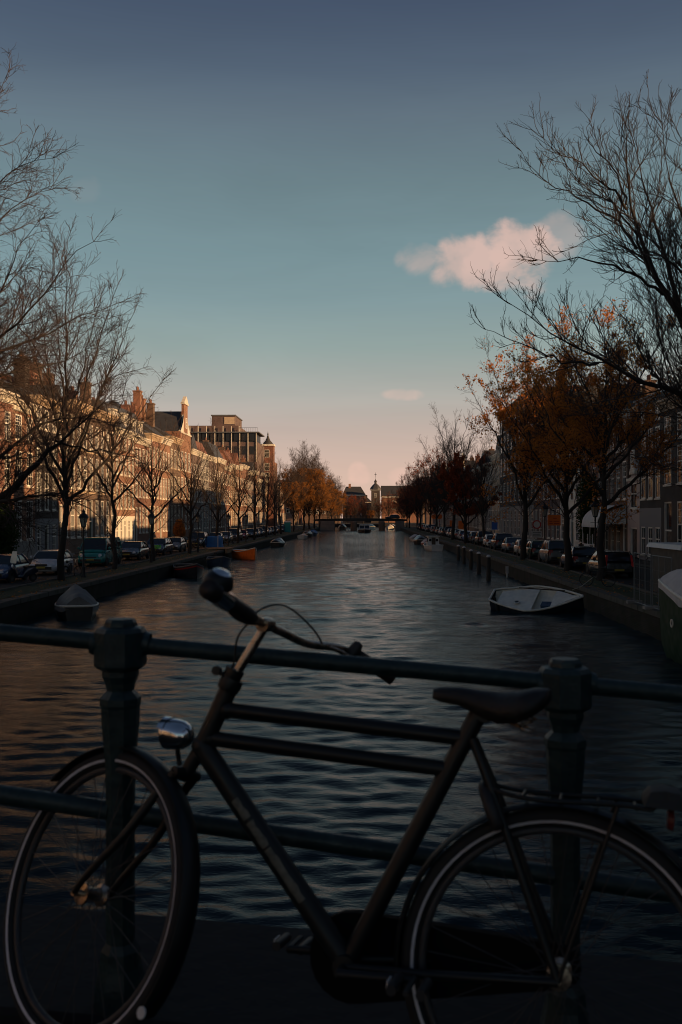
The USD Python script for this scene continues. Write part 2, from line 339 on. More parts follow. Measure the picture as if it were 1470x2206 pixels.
n = {'g': ('geometry', {}), 'mp': ('mapping', {'scale': (.62, 1.25, 1.0)}), 'n1': ('noise_texture', {'scale': 1.5, 'detail': 7.0, 'roughness': .62, 'distortion': .4}), 'n2': ('noise_texture', {'scale': 9.0, 'detail': 3.0, 'roughness': .6}),
     'b1': ('bump', {'strength': 1.0, 'distance': .2}), 'pm': ('mapping', {'scale': (.12, .03, 1.0)}), 'pn': ('noise_texture', {'scale': 1.0, 'detail': 3.0}), 'pr': ('map_range', {'from_min': .3, 'from_max': .7, 'to_min': .45, 'to_max': 1.4}), 'pmul': ('math', {'math_type': 'multiply'}), 'rb': ('map_range', {'from_min': 18.0, 'from_max': 110.0, 'to_min': .10, 'to_max': 1.0, 'clamp': True}), 'sy': ('separate_xyz', {}), 'ry': ('map_range', {'from_min': 110.0, 'from_max': 300.0, 'to_min': .045, 'to_max': .13, 'clamp': True}), 'b2': ('bump', {'strength': 1.0, 'distance': .008}), 'p': ('principled_bsdf', {'base_color': (.004, .018, .025), 'roughness': .04, 'ior': 1.13, 'specular_ior_level': .5})}
l = [('g.position', 'sy.vector'), ('sy.y', 'ry.value'), ('sy.y', 'rb.value'), ('g.position', 'pm.vector'), ('pm.vector', 'pn.vector'), ('pn.fac', 'pr.value'), ('rb.result', 'pmul.value1'), ('pr.result', 'pmul.value2'), ('pmul.value', 'b1.strength'), ('ry.result', 'p.roughness'), ('g.position', 'mp.vector'), ('mp.vector', 'n1.vector'), ('mp.vector', 'n2.vector'), ('n1.fac', 'b1.height'), ('n2.fac', 'b2.height'), ('b1.normal', 'b2.normal'), ('b2.normal', 'p.normal')]
_looks['canal_water'] = usdkit.material(stage, '/World/Looks/canal_water', n, l, surface='p.BSDF')
single('water', water(), 'canal_water', kind='structure', smooth=True)
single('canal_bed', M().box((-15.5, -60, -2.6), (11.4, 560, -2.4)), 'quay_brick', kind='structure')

def quay(sign, edge, far):
    s = sign
    def bx(m, a, b, y0, y1, z0, z1): m.box((min(a, b), y0, z0), (max(a, b), y1, z1)); return m
    # wall, coping, verge, street, kerb, pavement from the water towards the houses
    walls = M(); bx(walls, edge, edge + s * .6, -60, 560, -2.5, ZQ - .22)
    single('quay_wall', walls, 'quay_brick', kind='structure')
    m = M(); y = -60.0; r = random.Random(3 + int(s))
    while y < 380:
        ln = r.uniform(1.1, 1.7); e = edge - s * (.05 + r.uniform(0, .025))
        bx(m, e, edge + s * .55, y + .008, y + ln - .008, ZQ - .217, ZQ + r.uniform(-.012, .012)); y += ln
    single('quay_coping', m, 'coping_stone', kind='structure')
    g = M(); w = 1.25
    ys = np.arange(-60, 561, 1.2); xs = np.linspace(.55, w + .55, 5)
    X, Y = np.meshgrid(edge + s * xs, ys); Z = ZQ - .03 + .09 * meshkit.noise(np.stack([X * 1.7, Y * 1.1, 0 * X], -1), 4) + np.linspace(0, .08, 5)[None]
    R, C = X.shape; i, j = np.meshgrid(np.arange(R - 1), np.arange(C - 1), indexing='ij'); q = np.stack([i * C + j, i * C + j + 1, (i + 1) * C + j + 1, (i + 1) * C + j], -1).reshape(-1, 4)
    g.add(np.stack([X, Y, Z], -1).reshape(-1, 3), q if s > 0 else q[:, ::-1])
    single('quay_verge', g, 'grass_verge', kind='structure', smooth=True)
    a = edge + s * (w + .55)
    m = M(); bx(m, a, a + s * .14, -60, 560, .6, ZS + .03); single('kerb', m, 'coping_stone', kind='structure')
    m = M(); bx(m, a + s * .14, far - s * 2.2, -60, 560, .6, ZS); single('street', m, 'street_brick', kind='structure')
    m = M(); bx(m, far - s * 2.2, far - s * 2.06, -60, 560, .6, ZS + .11); single('kerb', m, 'coping_stone', kind='structure')
    m = M(); bx(m, far - s * 2.06, far + s * .5, -60, 560, .6, ZS + .1); single('pavement', m, 'street_brick', kind='structure')
quay(-1, XL, FL); quay(1, XR, FR)
m = M(); m.box((-900, -400, .3), (FL - .5, 1200, ZS + .05)); m.box((FR + .5, -400, .3), (900, 1200, ZS + .05)); m.box((FL - .5, 560, .3), (FR + .5, 1200, ZS + .05))
m.box((FL - .5, -400, .3), (FR + .5, -60, ZS + .05))
m.box((-15.2, 425, -2.5), (11.1, 560, ZS))
single('ground', m, 'street_brick', kind='structure')

# ------------------------------------------------------------------ windows and houses
n = {'l': ('layer_weight', {'blend': .35}), 'd': ('principled_bsdf', {'base_color': (.012, .014, .016), 'roughness': .04, 'specular_ior_level': .3, 'ior': 1.5}), 'g': ('geometry', {}), 'nz': ('noise_texture', {'scale': 1.1, 'detail': 1.0}), 'bp': ('bump', {'strength': 1.0, 'distance': .012})}
_looks['window_glass'] = usdkit.material(stage, '/World/Looks/window_glass', n, [('g.position', 'nz.vector'), ('nz.fac', 'bp.height'), ('bp.normal', 'd.normal')], surface='d.BSDF')
_wc = {}
def window_meshes(w, h, bars, arch=False):
    k = (round(w, 2), round(h, 2), bars, arch)
    if k in _wc: return _wc[k]
    f, p, s = M(), M(), M(); b = .10
    f.box((0, .012, 0), (b, .12, h)); f.box((w - b, .012, 0), (w, .12, h)); f.box((b, .012, 0), (w - b, .12, b)); f.box((b, .012, h - b), (w - b, .12, h))
    mid = h * (.58 if bars else .5)
    f.box((b, .02, mid - .045), (w - b, .09, mid + .045))
    nv, (lo, hi) = {0: (1, (0, 0)), 1: (1, (0, 0)), 2: (2, (1, 2)), 3: (3, (1, 2))}[bars]
    if bars == 1: nv = 2
    for i in range(1, nv): x = w * i / nv; f.box((x - .024, .03, b), (x + .024, .08, mid - .045)); f.box((x - .024, .03, mid + .045), (x + .024, .08, h - b))
    for cnt, z0, z1 in ((lo, b, mid - .045), (hi, mid + .045, h - b)):
        for i in range(1, cnt + 1): z = z0 + (z1 - z0) * i / (cnt + 1); f.box((b, .032, z - .02), (w - b, .078, z + .02))
    p.box((b * .6, .05, b * .6), (w - b * .6, .064, h - b * .6))
    s.box((-.08, -.07, -.12), (w + .08, .12, 0))
    _wc[k] = (f.get(), p.get(), s.get()); return _wc[k]
def put_window(t, x, z, w, h, bars, frame='window_white', curtain=False, fine=True, y=0.0):
    p = t.sub('window', (x, y, z)); f, g, s = window_meshes(w, h, bars)
    t.part('frame', f, frame, under=p); t.part('pane', g, 'window_glass', under=p)
    if fine: t.part('sill', s, 'trim_white' if frame != 'window_cream' else 'stone_cream', under=p)
    return p

def house(side, y0, y1, H, cols, floors, wall, label, base=None, base_h=0.0, top='cornice', roof='mansard', ww=1.15, bars=3, frame='window_white', trim='trim_white', chimneys=1, door='door_green', door_col=0,
          depth=12.0, fine=True, group=None, dormers=0, name='canal_house', roofmat='roof_slate', roof_h=2.8, setback=0.0, stoop=True, strings=False, blank=False):
    W = abs(y1 - y0); front = (FL - setback) if side < 0 else (FR + setback); yo = y0 if side < 0 else y1
    t = Thing(name, label, 'house', (front, yo, ZS), math.pi / 2 if side < 0 else -math.pi / 2, group=group)
    D = .36
    r = random.Random(int(y0 * 10) + (0 if side < 0 else 5000))
    # floors: list of (sill, head); columns of windows evenly spread
    pitch = W / cols; ww = min(max(ww, .56 * pitch), 1.9); xs = [pitch * (i + .5) - ww / 2 for i in range(cols)]
    wl, bs = M(), M()
    def slab(m, a, b, z0, z1, out=0.0):
        if b - a > .01 and z1 - z0 > .01: m.box((a, -out, z0), (b, D, z1))
    z = 0.0
    for fi, (s0, h0) in enumerate(floors):
        m, o = (bs, .025) if (base and h0 <= base_h) else (wl, 0.0)
        holes = [(x, x + ww) for x in xs]
        if fi == 0 and door: holes[door_col] = (xs[door_col] - .05, xs[door_col] + ww + .05)
        if z < s0:
            if fi == 0 and door:
                d0, d1 = holes[door_col]; slab(m, 0, d0, z, s0, o); slab(m, d1, W, z, s0, o); slab(m, d0, d1, z, .55 if stoop else .05, o)
            elif base and z < base_h < s0:
                slab(bs, 0, W, z, base_h, .025); slab(wl, 0, W, base_h, s0, 0)
            else: slab(m, 0, W, z, s0, o)
        a = 0.0
        for c, d in holes: slab(m, a, c, s0, h0, o); a = d
        slab(m, a, W, s0, h0, o)
        z = h0
        for ci, x in enumerate(xs):
            if fi == 0 and door and ci == door_col:
                zb = .55 if stoop else .05
                dp = t.sub('door', (x - .05, 0, zb)); wd, hd = ww + .1, h0 - zb
                lf = M(); lf.box((.1, .16, 0), (wd - .1, .22, min(2.3, hd - .1)))
                for (a1, b1, c1, d1) in ((.2, wd / 2 - .05, .15, .9), (wd / 2 + .05, wd - .2, .15, .9), (.2, wd / 2 - .05, 1.05, 2.0), (wd / 2 + .05, wd - .2, 1.05, 2.0)):
                    if d1 < hd - .2: lf.box((a1, .148, c1), (b1, .162, d1))
                t.part('leaf', lf, door, under=dp)
                fr = M(); fr.box((0, .04, 0), (.1, .24, hd)); fr.box((wd - .1, .04, 0), (wd, .24, hd)); fr.box((.1, .05, hd - .1), (wd - .1, .24, hd)); 
                if hd > 2.6: fr.box((.1, .06, 2.3), (wd - .1, .24, 2.4))
                t.part('frame', fr, frame, under=dp)
                if hd > 2.6: t.part('pane', M().box((.1, .17, 2.4), (wd - .1, .185, hd - .1)), 'window_glass', under=dp)
                if stoop:
                    st = M(); cx = x + ww / 2
                    for q in range(3): st.box((cx - .8, -.32 * (3 - q), .1), (cx + .8, -.32 * (2 - q) - .001 * 0, .1 + .15 * (q + 1)))
                    t.part('stoop', st, 'stone_grey')
            else:
                put_window(t, x, s0, ww, h0 - s0, bars, frame, fine=fine)
    slab(wl, 0, W, z, H, 0)
    core = wl; core.box((0, D, 0), (W, depth, H))
    t.part('wall', wl, wall)
    if bs.v: t.part('plinth', bs, base)
    if strings:
        m = M()
        for (s0, h0) in floors[1:]: m.box((0, -.05, s0 - .42), (W, .02, s0 - .22))
        t.part('string_course', m, trim)
    if top == 'cornice':
        m = M(); m.box((-.05, -.12, H - .75), (W + .05, D, H - .3)); m.box((-.1, -.34, H - .3), (W + .1, D, H - .12)); m.box((-.14, -.48, H - .12), (W + .14, D + .3, H + .03))
        k = 0
        for x in np.arange(.25, W - .2, .8): m.box((x, -.3, H - .62), (x + .2, -.12, H - .3))
        t.part('cornice', m, trim)
    elif top in ('neck', 'pediment', 'bell', 'step'):
        gw = W * (.36 if top != 'step' else .5); gh = roof_h + .9; cx = W / 2
        m = M()
        if top == 'step':
            for q in range(4): a = W / 2 - .1 - q * (W / 2 - .7) / 4; m.box((cx - a, 0, H + q * gh / 4), (cx + a, D, H + (q + 1) * gh / 4))
            t.part('gable', m, wall)
        else:
            m.box((cx - gw / 2, 0, H), (cx + gw / 2, D, H + gh)); t.part('gable', m, wall)
            put_window(t, cx - .45, H + .7, .9, 1.5, 2, frame, y=-.13, fine=False)
            o = M()
            for sg in (-1, 1):
                P = [(cx + sg * gw / 2, H), (cx + sg * (W / 2 - .1), H)]
                for q in range(7):
                    u = (q + 1) / 7; P.append((cx + sg * (W / 2 - .1 - (W / 2 - .1 - gw / 2) * (1 - (1 - u) ** 1.8)), H + gh * .62 * u))
                o.prism(P if sg > 0 else P[::-1], .02, .3)
            o.box((cx - gw / 2 - .16, -.14, H + gh), (cx + gw / 2 + .16, D + .1, H + gh + .22))
            if top == 'bell':
                P = [(cx + gw / 2 * math.cos(a), H + gh + .22 + .8 * math.sin(a)) for a in np.linspace(0, math.pi, 9)]
            else: P = [(cx - gw / 2 - .25, H + gh + .22), (cx + gw / 2 + .25, H + gh + .22), (cx, H + gh + 1.25)]
            o.prism(P, -.1, D); t.part('gable_ornament', o, trim)
            m = M(); m.box((-.03, -.1, H - .2), (W + .03, -.002, H)); t.part('cornice', m, trim)
    rf = M(); rh = roof_h
    if roof == 'mansard':
        k = min(1.6, rh * .55)
        rf.hexa([[0.02, .1, H + .031], [W - .02, .1, H + .031], [W - .02, depth, H + .031], [.02, depth, H + .031]], [[.02, k, H + rh], [W - .02, k, H + rh], [W - .02, depth - k, H + rh], [.02, depth - k, H + rh]])
    elif roof == 'gable':          # ridge runs back from the street
        P = [(0.03, H + .0), (W - .03, H + .0), (W / 2, H + rh)]; rf.prism(P, D + .02, depth)
    elif roof == 'along':          # ridge runs along the street
        v = [[0.02, .05, H + .031], [W - .02, .05, H + .031], [W - .02, depth, H + .031], [.02, depth, H + .031], [.02, depth / 2, H + rh], [W - .02, depth / 2, H + rh]]
        rf.add(v, [[0, 1, 5], [0, 5, 4], [2, 3, 4], [2, 4, 5], [0, 4, 3], [1, 2, 5], [0, 3, 2], [0, 2, 1]])
    else:
        rf.box((.05, .35, H + .031), (W - .05, depth - .05, H + .22))
    t.part('roof', rf, roofmat)
    for q in range(dormers):
        cx = W * (q + .5) / dormers; dm = M(); dp = t.sub('dormer', (0, 0, 0))
        dm.box((cx - .75, .55, H + .2), (cx + .75, 3.0, H + 1.95)); dm.box((cx - .9, .4, H + 1.95), (cx + .9, 3.1, H + 2.1)); t.part('casing', dm, trim, under=dp)
        w_, p_, s_ = window_meshes(1.0, 1.4, 2); v, f = w_; o = np.array([cx - .5, .40, H + .4]); t.part('frame', (v + o, f), frame, under=dp); v, f = p_; t.part('pane', (v + o, f), 'window_glass', under=dp)
    for q in range(chimneys):
        a = r.choice([.06, .94]) if chimneys == 1 else (.06, .94, .5)[q]
        cx, cw, ch = W * a, r.uniform(.45, .62), rh + r.uniform(.5, 1.1); yy = r.uniform(2.2, 4.2)
        cp = M(); cp.box((cx - cw, yy, H - .3), (cx + cw, yy + .9, H + ch)); cp.box((cx - cw - .08, yy - .08, H + ch), (cx + cw + .08, yy + .98, H + ch + .16))
        c = t.part('chimney', cp, wall if wall.startswith('brick') else 'brick_brown')
        for e in range(2): t.part('chimney_pot', M().lathe([(.13, 0), (.11, .5), (.13, .52), (.0, .52)], (cx - cw / 2 + e * cw, yy + .45, H + ch + .16), 8), 'roof_tile', under=c, smooth=40)
    return t

FL4 = [(1.6, 4.3), (5.5, 8.2), (9.0, 11.2)]
def fl(*a): return list(a)
end_house_later = []
# --- left quay, from the near end
house(-1, 58.5, 66.2, 11.6, 3, fl((1.7, 4.3), (5.4, 7.9), (8.8, 10.6)), 'brick_brown', 'brown brick house at the left picture edge, only its far corner showing', roof='along', chimneys=1)
house(-1, 66.2, 72.5, 12.3, 3, fl((1.7, 4.3), (5.4, 7.9), (8.9, 11.0)), 'brick_red', 'red brick house behind the dark green shrub at the left edge', roof='along', chimneys=1, dormers=1)
house(-1, 72.5, 77.4, 12.0, 2, fl((1.6, 4.6), (5.7, 8.3), (9.1, 11.0)), 'brick_orange', 'orange brick house with a tall chimney and two wide white window columns', base='stone_grey', base_h=1.5, ww=1.35, roof='along', roof_h=3.6, chimneys=2, door=None)
house(-1, 77.4, 83.2, 12.9, 3, fl((.35, 2.7), (3.9, 6.9), (7.6, 9.6), (10.4, 12.0)), 'brick_dark', 'dark brick house on a grey ground floor with two white doorways', base='plaster_grey', base_h=3.2, ww=1.05, roof='along', roof_h=2.6, chimneys=2, door='door_black', door_col=1, stoop=False, trim='stone_cream')
house(-1, 83.2, 86.4, 12.2, 2, fl((1.6, 4.4), (5.5, 8.0), (8.9, 11.0)), 'brick_red', 'narrow red brick house squeezed beside the wide sandstone front', roof='gable', chimneys=1, roof_h=2.5, ww=.95, door='door_black')
house(-1, 86.4, 102.3, 13.6, 8, fl((1.5, 4.9), (5.9, 8.9), (9.7, 12.0)), 'brick_brown', 'wide brown brick house with eight window columns and three chimneys', base='stone_cream', base_h=1.4, ww=1.15, frame='window_white', trim='stone_cream', roof='along', roof_h=2.4, chimneys=3, door_col=3, strings=True, roofmat='roof_tile')
house(-1, 102.3, 111.0, 12.6, 5, fl((.3, 3.0), (4.2, 6.9), (7.8, 9.9), (10.5, 11.8)), 'brick_orange', 'orange brick house on a white ground floor, five narrow window columns', base='plaster_white', base_h=3.4, ww=.95, roof='mansard', roof_h=2.9, dormers=2, chimneys=2, door_col=2, stoop=False, door='door_black')
house(-1, 111.0, 118.0, 12.4, 4, fl((1.5, 4.4), (5.6, 8.2), (9.2, 11.2)), 'brick_red', 'red brick house with a steep slate mansard and two dormers', base='stone_cream', base_h=1.3, ww=1.0, roof='mansard', roof_h=3.2, dormers=2, chimneys=1)
house(-1, 118.0, 124.4, 13.3, 3, fl((1.5, 4.6), (5.6, 8.4), (9.3, 11.9)), 'brick_red', 'red brick house with three cream window columns under a flat cornice', frame='window_cream', top='cornice', roof='along', roof_h=3.0, chimneys=1, trim='stone_cream')
house(-1, 124.4, 131.0, 13.4, 4, fl((1.5, 4.5), (5.6, 8.3), (9.3, 11.7)), 'brick_orange', 'orange brick house under a big dark roof with a double chimney', base='stone_cream', base_h=1.3, ww=1.0, roof='along', roof_h=4.6, chimneys=2)
house(-1, 131.0, 138.4, 14.0, 3, fl((1.6, 4.9), (5.9, 8.8), (9.8, 12.4)), 'brick_brown', 'brown brick house between the dark roof and the tall pediment gable', frame='window_cream', trim='stone_cream', roof='along', roof_h=3.4, chimneys=1, ww=1.25)
house(-1, 138.4, 146.6, 15.3, 3, fl((1.6, 4.9), (5.9, 8.9), (9.9, 12.6)), 'brick_orange', 'tall house whose narrow neck gable ends in a white triangular pediment', top='pediment', roof='gable', roof_h=3.2, chimneys=0, ww=1.25, base='stone_cream', base_h=1.4)
lw = ['brick_purple', 'stone_grey', 'brick_brown', 'stone_cream', 'brick_red', 'stone_sand', 'brick_orange']
nm = ['purple brick house', 'grey stone house', 'brown brick house', 'cream stone house', 'red brick house', 'sandstone house', 'orange brick house']
ORD = ['first', 'second', 'third', 'fourth', 'fifth', 'sixth', 'seventh', 'eighth', 'ninth', 'tenth', 'eleventh', 'twelfth', 'thirteenth', 'fourteenth', 'fifteenth', 'sixteenth', 'seventeenth', 'eighteenth', 'nineteenth', 'twentieth', 'twenty first', 'twenty second', 'twenty third', 'twenty fourth', 'twenty fifth', 'twenty sixth', 'twenty seventh', 'twenty eighth', 'twenty ninth', 'thirtieth']
y, i, r = 146.6, 0, random.Random(11)
seq = [0, 1, 0, 2, 4, 5, 6, 4, 0, 6, 2, 4, 5, 0, 4, 6, 2, 4, 6, 0]
while y < 318:
    w = r.uniform(7.5, 10.5); w = min(w, 318 - y) if 318 - y < 12 else w; k = seq[i % len(seq)]
    house(-1, y, y + w, r.uniform(12.3, 14.2), max(3, int(w / 2.2)), fl((1.5, 4.4), (5.6, 8.2), (9.2, 11.3)), lw[k], f'{nm[k]} on the left quay, {ORD[i]} beyond the pediment gable', fine=i < 7, ww=1.15, bars=2,
          frame='window_cream' if k in (3, 5) else 'window_white', roof=r.choice(['along', 'mansard', 'along', 'gable']), top='cornice', roof_h=r.uniform(2.0, 3.2), chimneys=1, depth=11, door=('door_green', 'door_black', 'door_red')[i % 3] if i < 6 else None, roofmat=r.choice(['roof_slate', 'roof_tile']), base='stone_cream' if i % 2 else None, base_h=1.3)
    y += w; i += 1
# --- right quay, from behind the bridge onwards
y, i = -48.0, 0
rw = ['brick_brown', 'brick_dark', 'brick_purple', 'brick_red']
for w, H in ((8, 13.5), (9, 14.5), (8, 13.0), (9, 15), (8, 13.4), (9, 14.6), (8.6, 13.6), (9, 14.4), (9, 14.0), (9, 13.4), (8.2, 12.6), (8.4, 12.4)):
    pass
y = -52.0
for i in range(13):
    w = 8.6; house(1, y, y + w, 13.2 + (i * 37 % 5) * .5, 3, FL4, rw[i % 4], f'{["brown","dark","purple","red"][i % 4]} brick house beside the bridge, {ORD[i]} from behind the camera', fine=False, roof='along', roof_h=3.0, chimneys=1, door=None, bars=1, depth=11); y += w
y = -52.0
for i in range(9):
    w = 8.4; house(-1, y, y + w, 13.0 + (i * 37 % 5) * .4, 3, FL4, rw[(i + 2) % 4], f'{["purple","red","brown","dark"][i % 4]} brick house left of the bridge, {ORD[i]} from behind the camera', fine=False, roof='along', roof_h=3.0, chimneys=1, door=None, bars=1, depth=11); y += w
for k, (a, b) in enumerate(((-26, -13), (-13, -1), (-1, 12), (12, 22))): end_house_later.append((a, b, -110, 14.0, 'brick_brown', f'brown house closing the canal far behind the camera, {ORD[k]} from the left'))
house(1, 59.8, 71.4, 11.5, 4, fl((.7, 4.4), (5.6, 8.2), (8.7, 10.4)), 'brick_dark', 'near black brick house at the right picture edge with large white framed windows', ww=1.3, bars=2, roof='along', roof_h=4.2, dormers=2, chimneys=1, door='door_black', stoop=False, door_col=0, trim='stone_cream')
house(1, 71.4, 77.0, 12.2, 3, fl((.5, 2.6), (4.7, 7.4), (8.0, 9.9), (10.4, 11.5)), 'brick_dark', 'dark brick house on a blue grey ground floor with three windows across', base='plaster_grey', base_h=4.0, ww=1.2, bars=1, roof='along', roof_h=3.0, chimneys=1, door=None, trim='stone_grey')
house(1, 77.0, 80.6, 6.4, 1, fl((.1, 2.5), (4.0, 6.0)), 'plaster_pink', 'low narrow white house with a small pediment wedged between tall neighbours', ww=1.7, bars=1, top='pediment', roof='gable', roof_h=-.6, chimneys=0, door='door_black', stoop=False, depth=8)
house(1, 80.6, 88.6, 12.0, 4, fl((.4, 3.4), (4.8, 7.9), (8.8, 11.2)), 'brick_brown', 'brown brick house above the white awning', ww=1.05, bars=2, roof='along', roof_h=2.4, chimneys=1, door='door_black', stoop=False, door_col=3)
house(1, 88.6, 98.6, 11.8, 4, fl((.9, 3.8), (5.0, 7.9), (8.8, 10.9)), 'brick_red', 'red brick house behind the green climbing plant', ww=1.3, bars=1, roof='mansard', roof_h=2.6, chimneys=1, door='door_black', door_col=1, base='stone_cream', base_h=.85)
house(1, 98.6, 108.5, 11.6, 4, fl((.9, 3.9), (5.0, 7.8), (8.7, 10.6)), 'plaster_white', 'pale plastered house behind the orange hanging sign', ww=1.2, bars=2, roof='along', roof_h=2.4, chimneys=1, door='door_green', door_col=2)
house(1, 108.5, 125.0, 14.6, 6, fl((.9, 4.2), (5.4, 8.4), (9.4, 12.2)), 'brick_purple', 'wide purple brick house with tall pale windows', ww=1.25, bars=2, roof='mansard', roof_h=3.0, chimneys=2, door='door_black', base='stone_grey', base_h=.85)
house(1, 125.0, 157.5, 19.4, 9, fl((.8, 4.2), (5.6, 8.4), (9.6, 12.2), (13.2, 15.6), (16.2, 18.2)), 'brick_dark', 'tall dark brick block on a rusticated ground floor, highest on the right quay', base='stone_grey', base_h=4.8, ww=1.2, bars=2, roof='flat', chimneys=2, door='door_black', trim='stone_grey', roof_h=1.5)
y, i, r = 157.5, 0, random.Random(5)
seq = [3, 1, 3, 0, 5, 4, 3, 2, 1, 3, 6, 0]
while y < 318:
    w = r.uniform(7.5, 11); w = min(w, 318 - y) if 318 - y < 12 else w; k = seq[i % len(seq)]
    house(1, y, y + w, r.uniform(12.0, 13.8), max(3, int(w / 2.2)), fl((1.2, 4.4), (5.6, 8.4), (9.4, 11.3)), lw[k], f'{nm[k]} on the right quay, {ORD[i]} beyond the tall dark block', fine=i < 4, ww=1.25, bars=1, roof=r.choice(['along', 'mansard', 'gable']),
          top=r.choice(['cornice', 'cornice', 'neck', 'bell']), roof_h=r.uniform(2.4, 3.4), chimneys=1, depth=11, door=None, frame='window_white')
    y += w; i += 1

# --- behind the left row: the flat roofed modern block, the white mansard house, the turreted corner house
def modern():
    t = Thing('office_block', 'flat roofed stepped modern block with glass bands rising above the left house row', 'office building', (-43.5, 238, ZS))
    m = M(); m.box((0, 0, 0), (17.3, 16, 21.2)); m.box((0, .6, 23.6), (12.6, 16, 25.2)); m.box((0, .3, 21.2), (2, 16, 23.6)); m.box((6.2, 1.0, 25.2), (11.8, 14, 27.6)); t.part('wall', m, 'brick_purple')
    for k in range(8):
        x = 2.0 + k * 1.9
        t.part('pane', M().box((x + .12, -.03, 21.5), (x + 1.78, .1, 23.3)), 'window_glass'); t.part('pane', M().box((x + .12, -.05, 18.2), (x + 1.78, -.004, 20.2)), 'window_glass')
    m = M(); m.box((2.0, .1, 21.2), (17.2, 12, 21.45)); m.box((2, .6, 21.45), (16.9, 11, 23.4)); t.part('glazed_storey', m, 'iron_black')
    m = M(); m.box((1.2, -.5, 23.4), (17.8, 12.4, 23.65)); m.box((6.0, .8, 27.6), (12.0, 14.2, 27.85)); t.part('roof', m, 'roof_lead')
    for k in range(9): t.part('fin', M().box((1.0 + k * 2.0, -.25, 16.5), (1.16 + k * 2.0, -.06, 25.0 if k < 7 else 23.4)), 'trim_white')
    m = M(); m.box((9.2, .9, 25.6), (11.7, .99, 27.3)); t.part('plant_room_panel', m, 'stone_cream')
    rl = M()
    for k in range(10): rl.tube([(12.8 + k * .5, -.3, 23.65), (12.8 + k * .5, -.3, 24.6)], .03, 4)
    rl.tube([(12.8, -.3, 24.6), (17.4, -.3, 24.6)], .04, 4); t.part('roof_railing', rl, 'iron_black')
modern()
def corner():
    t = Thing('corner_house', 'red brick corner house with a slate mansard and a pointed turret finial', 'house', (-33.8, 262, ZS))
    m = M(); m.box((0, 0, 0), (9, 14, 18)); m.box((6.0, -.6, 0), (9.3, 3, 22.4)); t.part('wall', m, 'brick_red')
    m = M(); m.hexa([[-.2, -.2, 18.03], [6.0, -.2, 18.03], [6.0, 14.2, 18.03], [-.2, 14.2, 18.03]], [[.6, 1.6, 22], [5.6, 1.6, 22], [5.6, 12, 22], [.6, 12, 22]]); t.part('roof', m, 'roof_slate')
    t.part('turret_roof', M().lathe([(1.5, 0), (1.1, .6), (.7, 1.0), (.38, 1.7), (.14, 2.5), (.22, 2.7), (.05, 3.2), (0, 3.6)], (7.65, 1.2, 22.4), 10), 'roof_slate', smooth=40)
    m = M(); m.box((-.2, -.3, 17.4), (6.0, .0, 18)); m.box((5.85, -.75, 21.9), (9.45, 3.15, 22.4)); m.box((.2, .2, 22), (5.8, 12.4, 22.2)); t.part('cornice', m, 'trim_white')
    for z in (13.5, 16.0, 19.5):
        for x in ((1.0, 3.6) if z < 19 else ()): put_window(t, x, z - .6, 1.2, 2.0, 1, y=-.2, fine=False)
        put_window(t, 7.0, z - .6, 1.2, 2.0, 1, y=-.8, fine=False)
corner()
def white_house():
    t = Thing('rear_house', 'white gable end standing just left of the red turret', 'house', (-35.5, 250, ZS))
    m = M(); m.box((0, 0, 0), (5, 10, 18.6)); t.part('wall', m, 'plaster_white'); m = M(); m.hexa([[-.1, -.1, 18.6], [5.1, -.1, 18.6], [5.1, 10, 18.6], [-.1, 10, 18.6]], [[.2, 1, 21.6], [4.2, 1, 21.6], [4.2, 9, 21.6], [.2, 9, 21.6]]); t.part('roof', m, 'roof_slate')
    m = M(); m.box((-.2, -.25, 18.2), (5.2, 0, 18.62)); t.part('cornice', m, 'trim_white')
    for x in (.8, 2.8): put_window(t, x, 14.5, 1.2, 2.2, 1, y=-.2, fine=False)
white_house()

# ------------------------------------------------------------------ far end: bridge, church, houses
def far_bridge():
    Y = 320.0
    t = Thing('canal_bridge', 'low dark bridge on two stone piers crossing the far end of the canal', 'bridge', (-2.2, Y, 0))
    o = 2.2
    for k, (a, b) in enumerate(((-15.5, -10.4), (9.4, 12.0))): t.part('abutment', M().box((a + o, -1.0, -1), (b + o, 7, 3.05)), 'stone_grey')
    for (a, b) in ((-5.1, -3.1), (4.0, 5.8)):
        p = M().box((a + o, -1.2, -1), (b + o, 7.2, 3.05)); p.lathe([(1.0, -1), (1.0, 2.6), (.7, 3.04), (0, 3.04)], ((a + b) / 2 + o, -1.2, 0), 12); t.part('pier', p, 'stone_sand')
    m = M()
    xs = np.linspace(-17, 13, 25); z = 3.05 + .35 * (1 - ((xs + 2) / 15) ** 2)
    R = [[(x + o, -.8, 3.05), (x + o, 7, 3.05), (x + o, 7, zz + .55), (x + o, -.8, zz + .55)] for x, zz in zip(xs, np.clip(z, 3.06, 9))]
    m.loft(R); t.part('deck', m, 'iron_black')
    for x in np.arange(-16, 12.5, 2.0):
        zz = max(3.05 + .35 * (1 - ((x + 2) / 15) ** 2), 3.06) + .55; t.part('post', M().lathe([(.09, 0), (.07, .8), (.11, .85), (.11, 1.0), (0, 1.05)], (x + o, -.7, zz), 8), 'iron_black')
    rl = M(); P = [(x + o, -.7, max(zz, 3.06) + .55 + .92) for x, zz in zip(xs, z)]; rl.tube(P, .04, 6); rl.tube([(a, b, c - .45) for a, b, c in P], .03, 6); t.part('railing', rl, 'iron_black')
    t.part('facing_beam', M().loft([[(x + o, -.86, zz + .47), (x + o, -.81, zz + .47), (x + o, -.81, zz + .56), (x + o, -.86, zz + .56)] for x, zz in zip(xs, np.clip(z, 3.06, 9))]), 'coping_stone')
far_bridge()
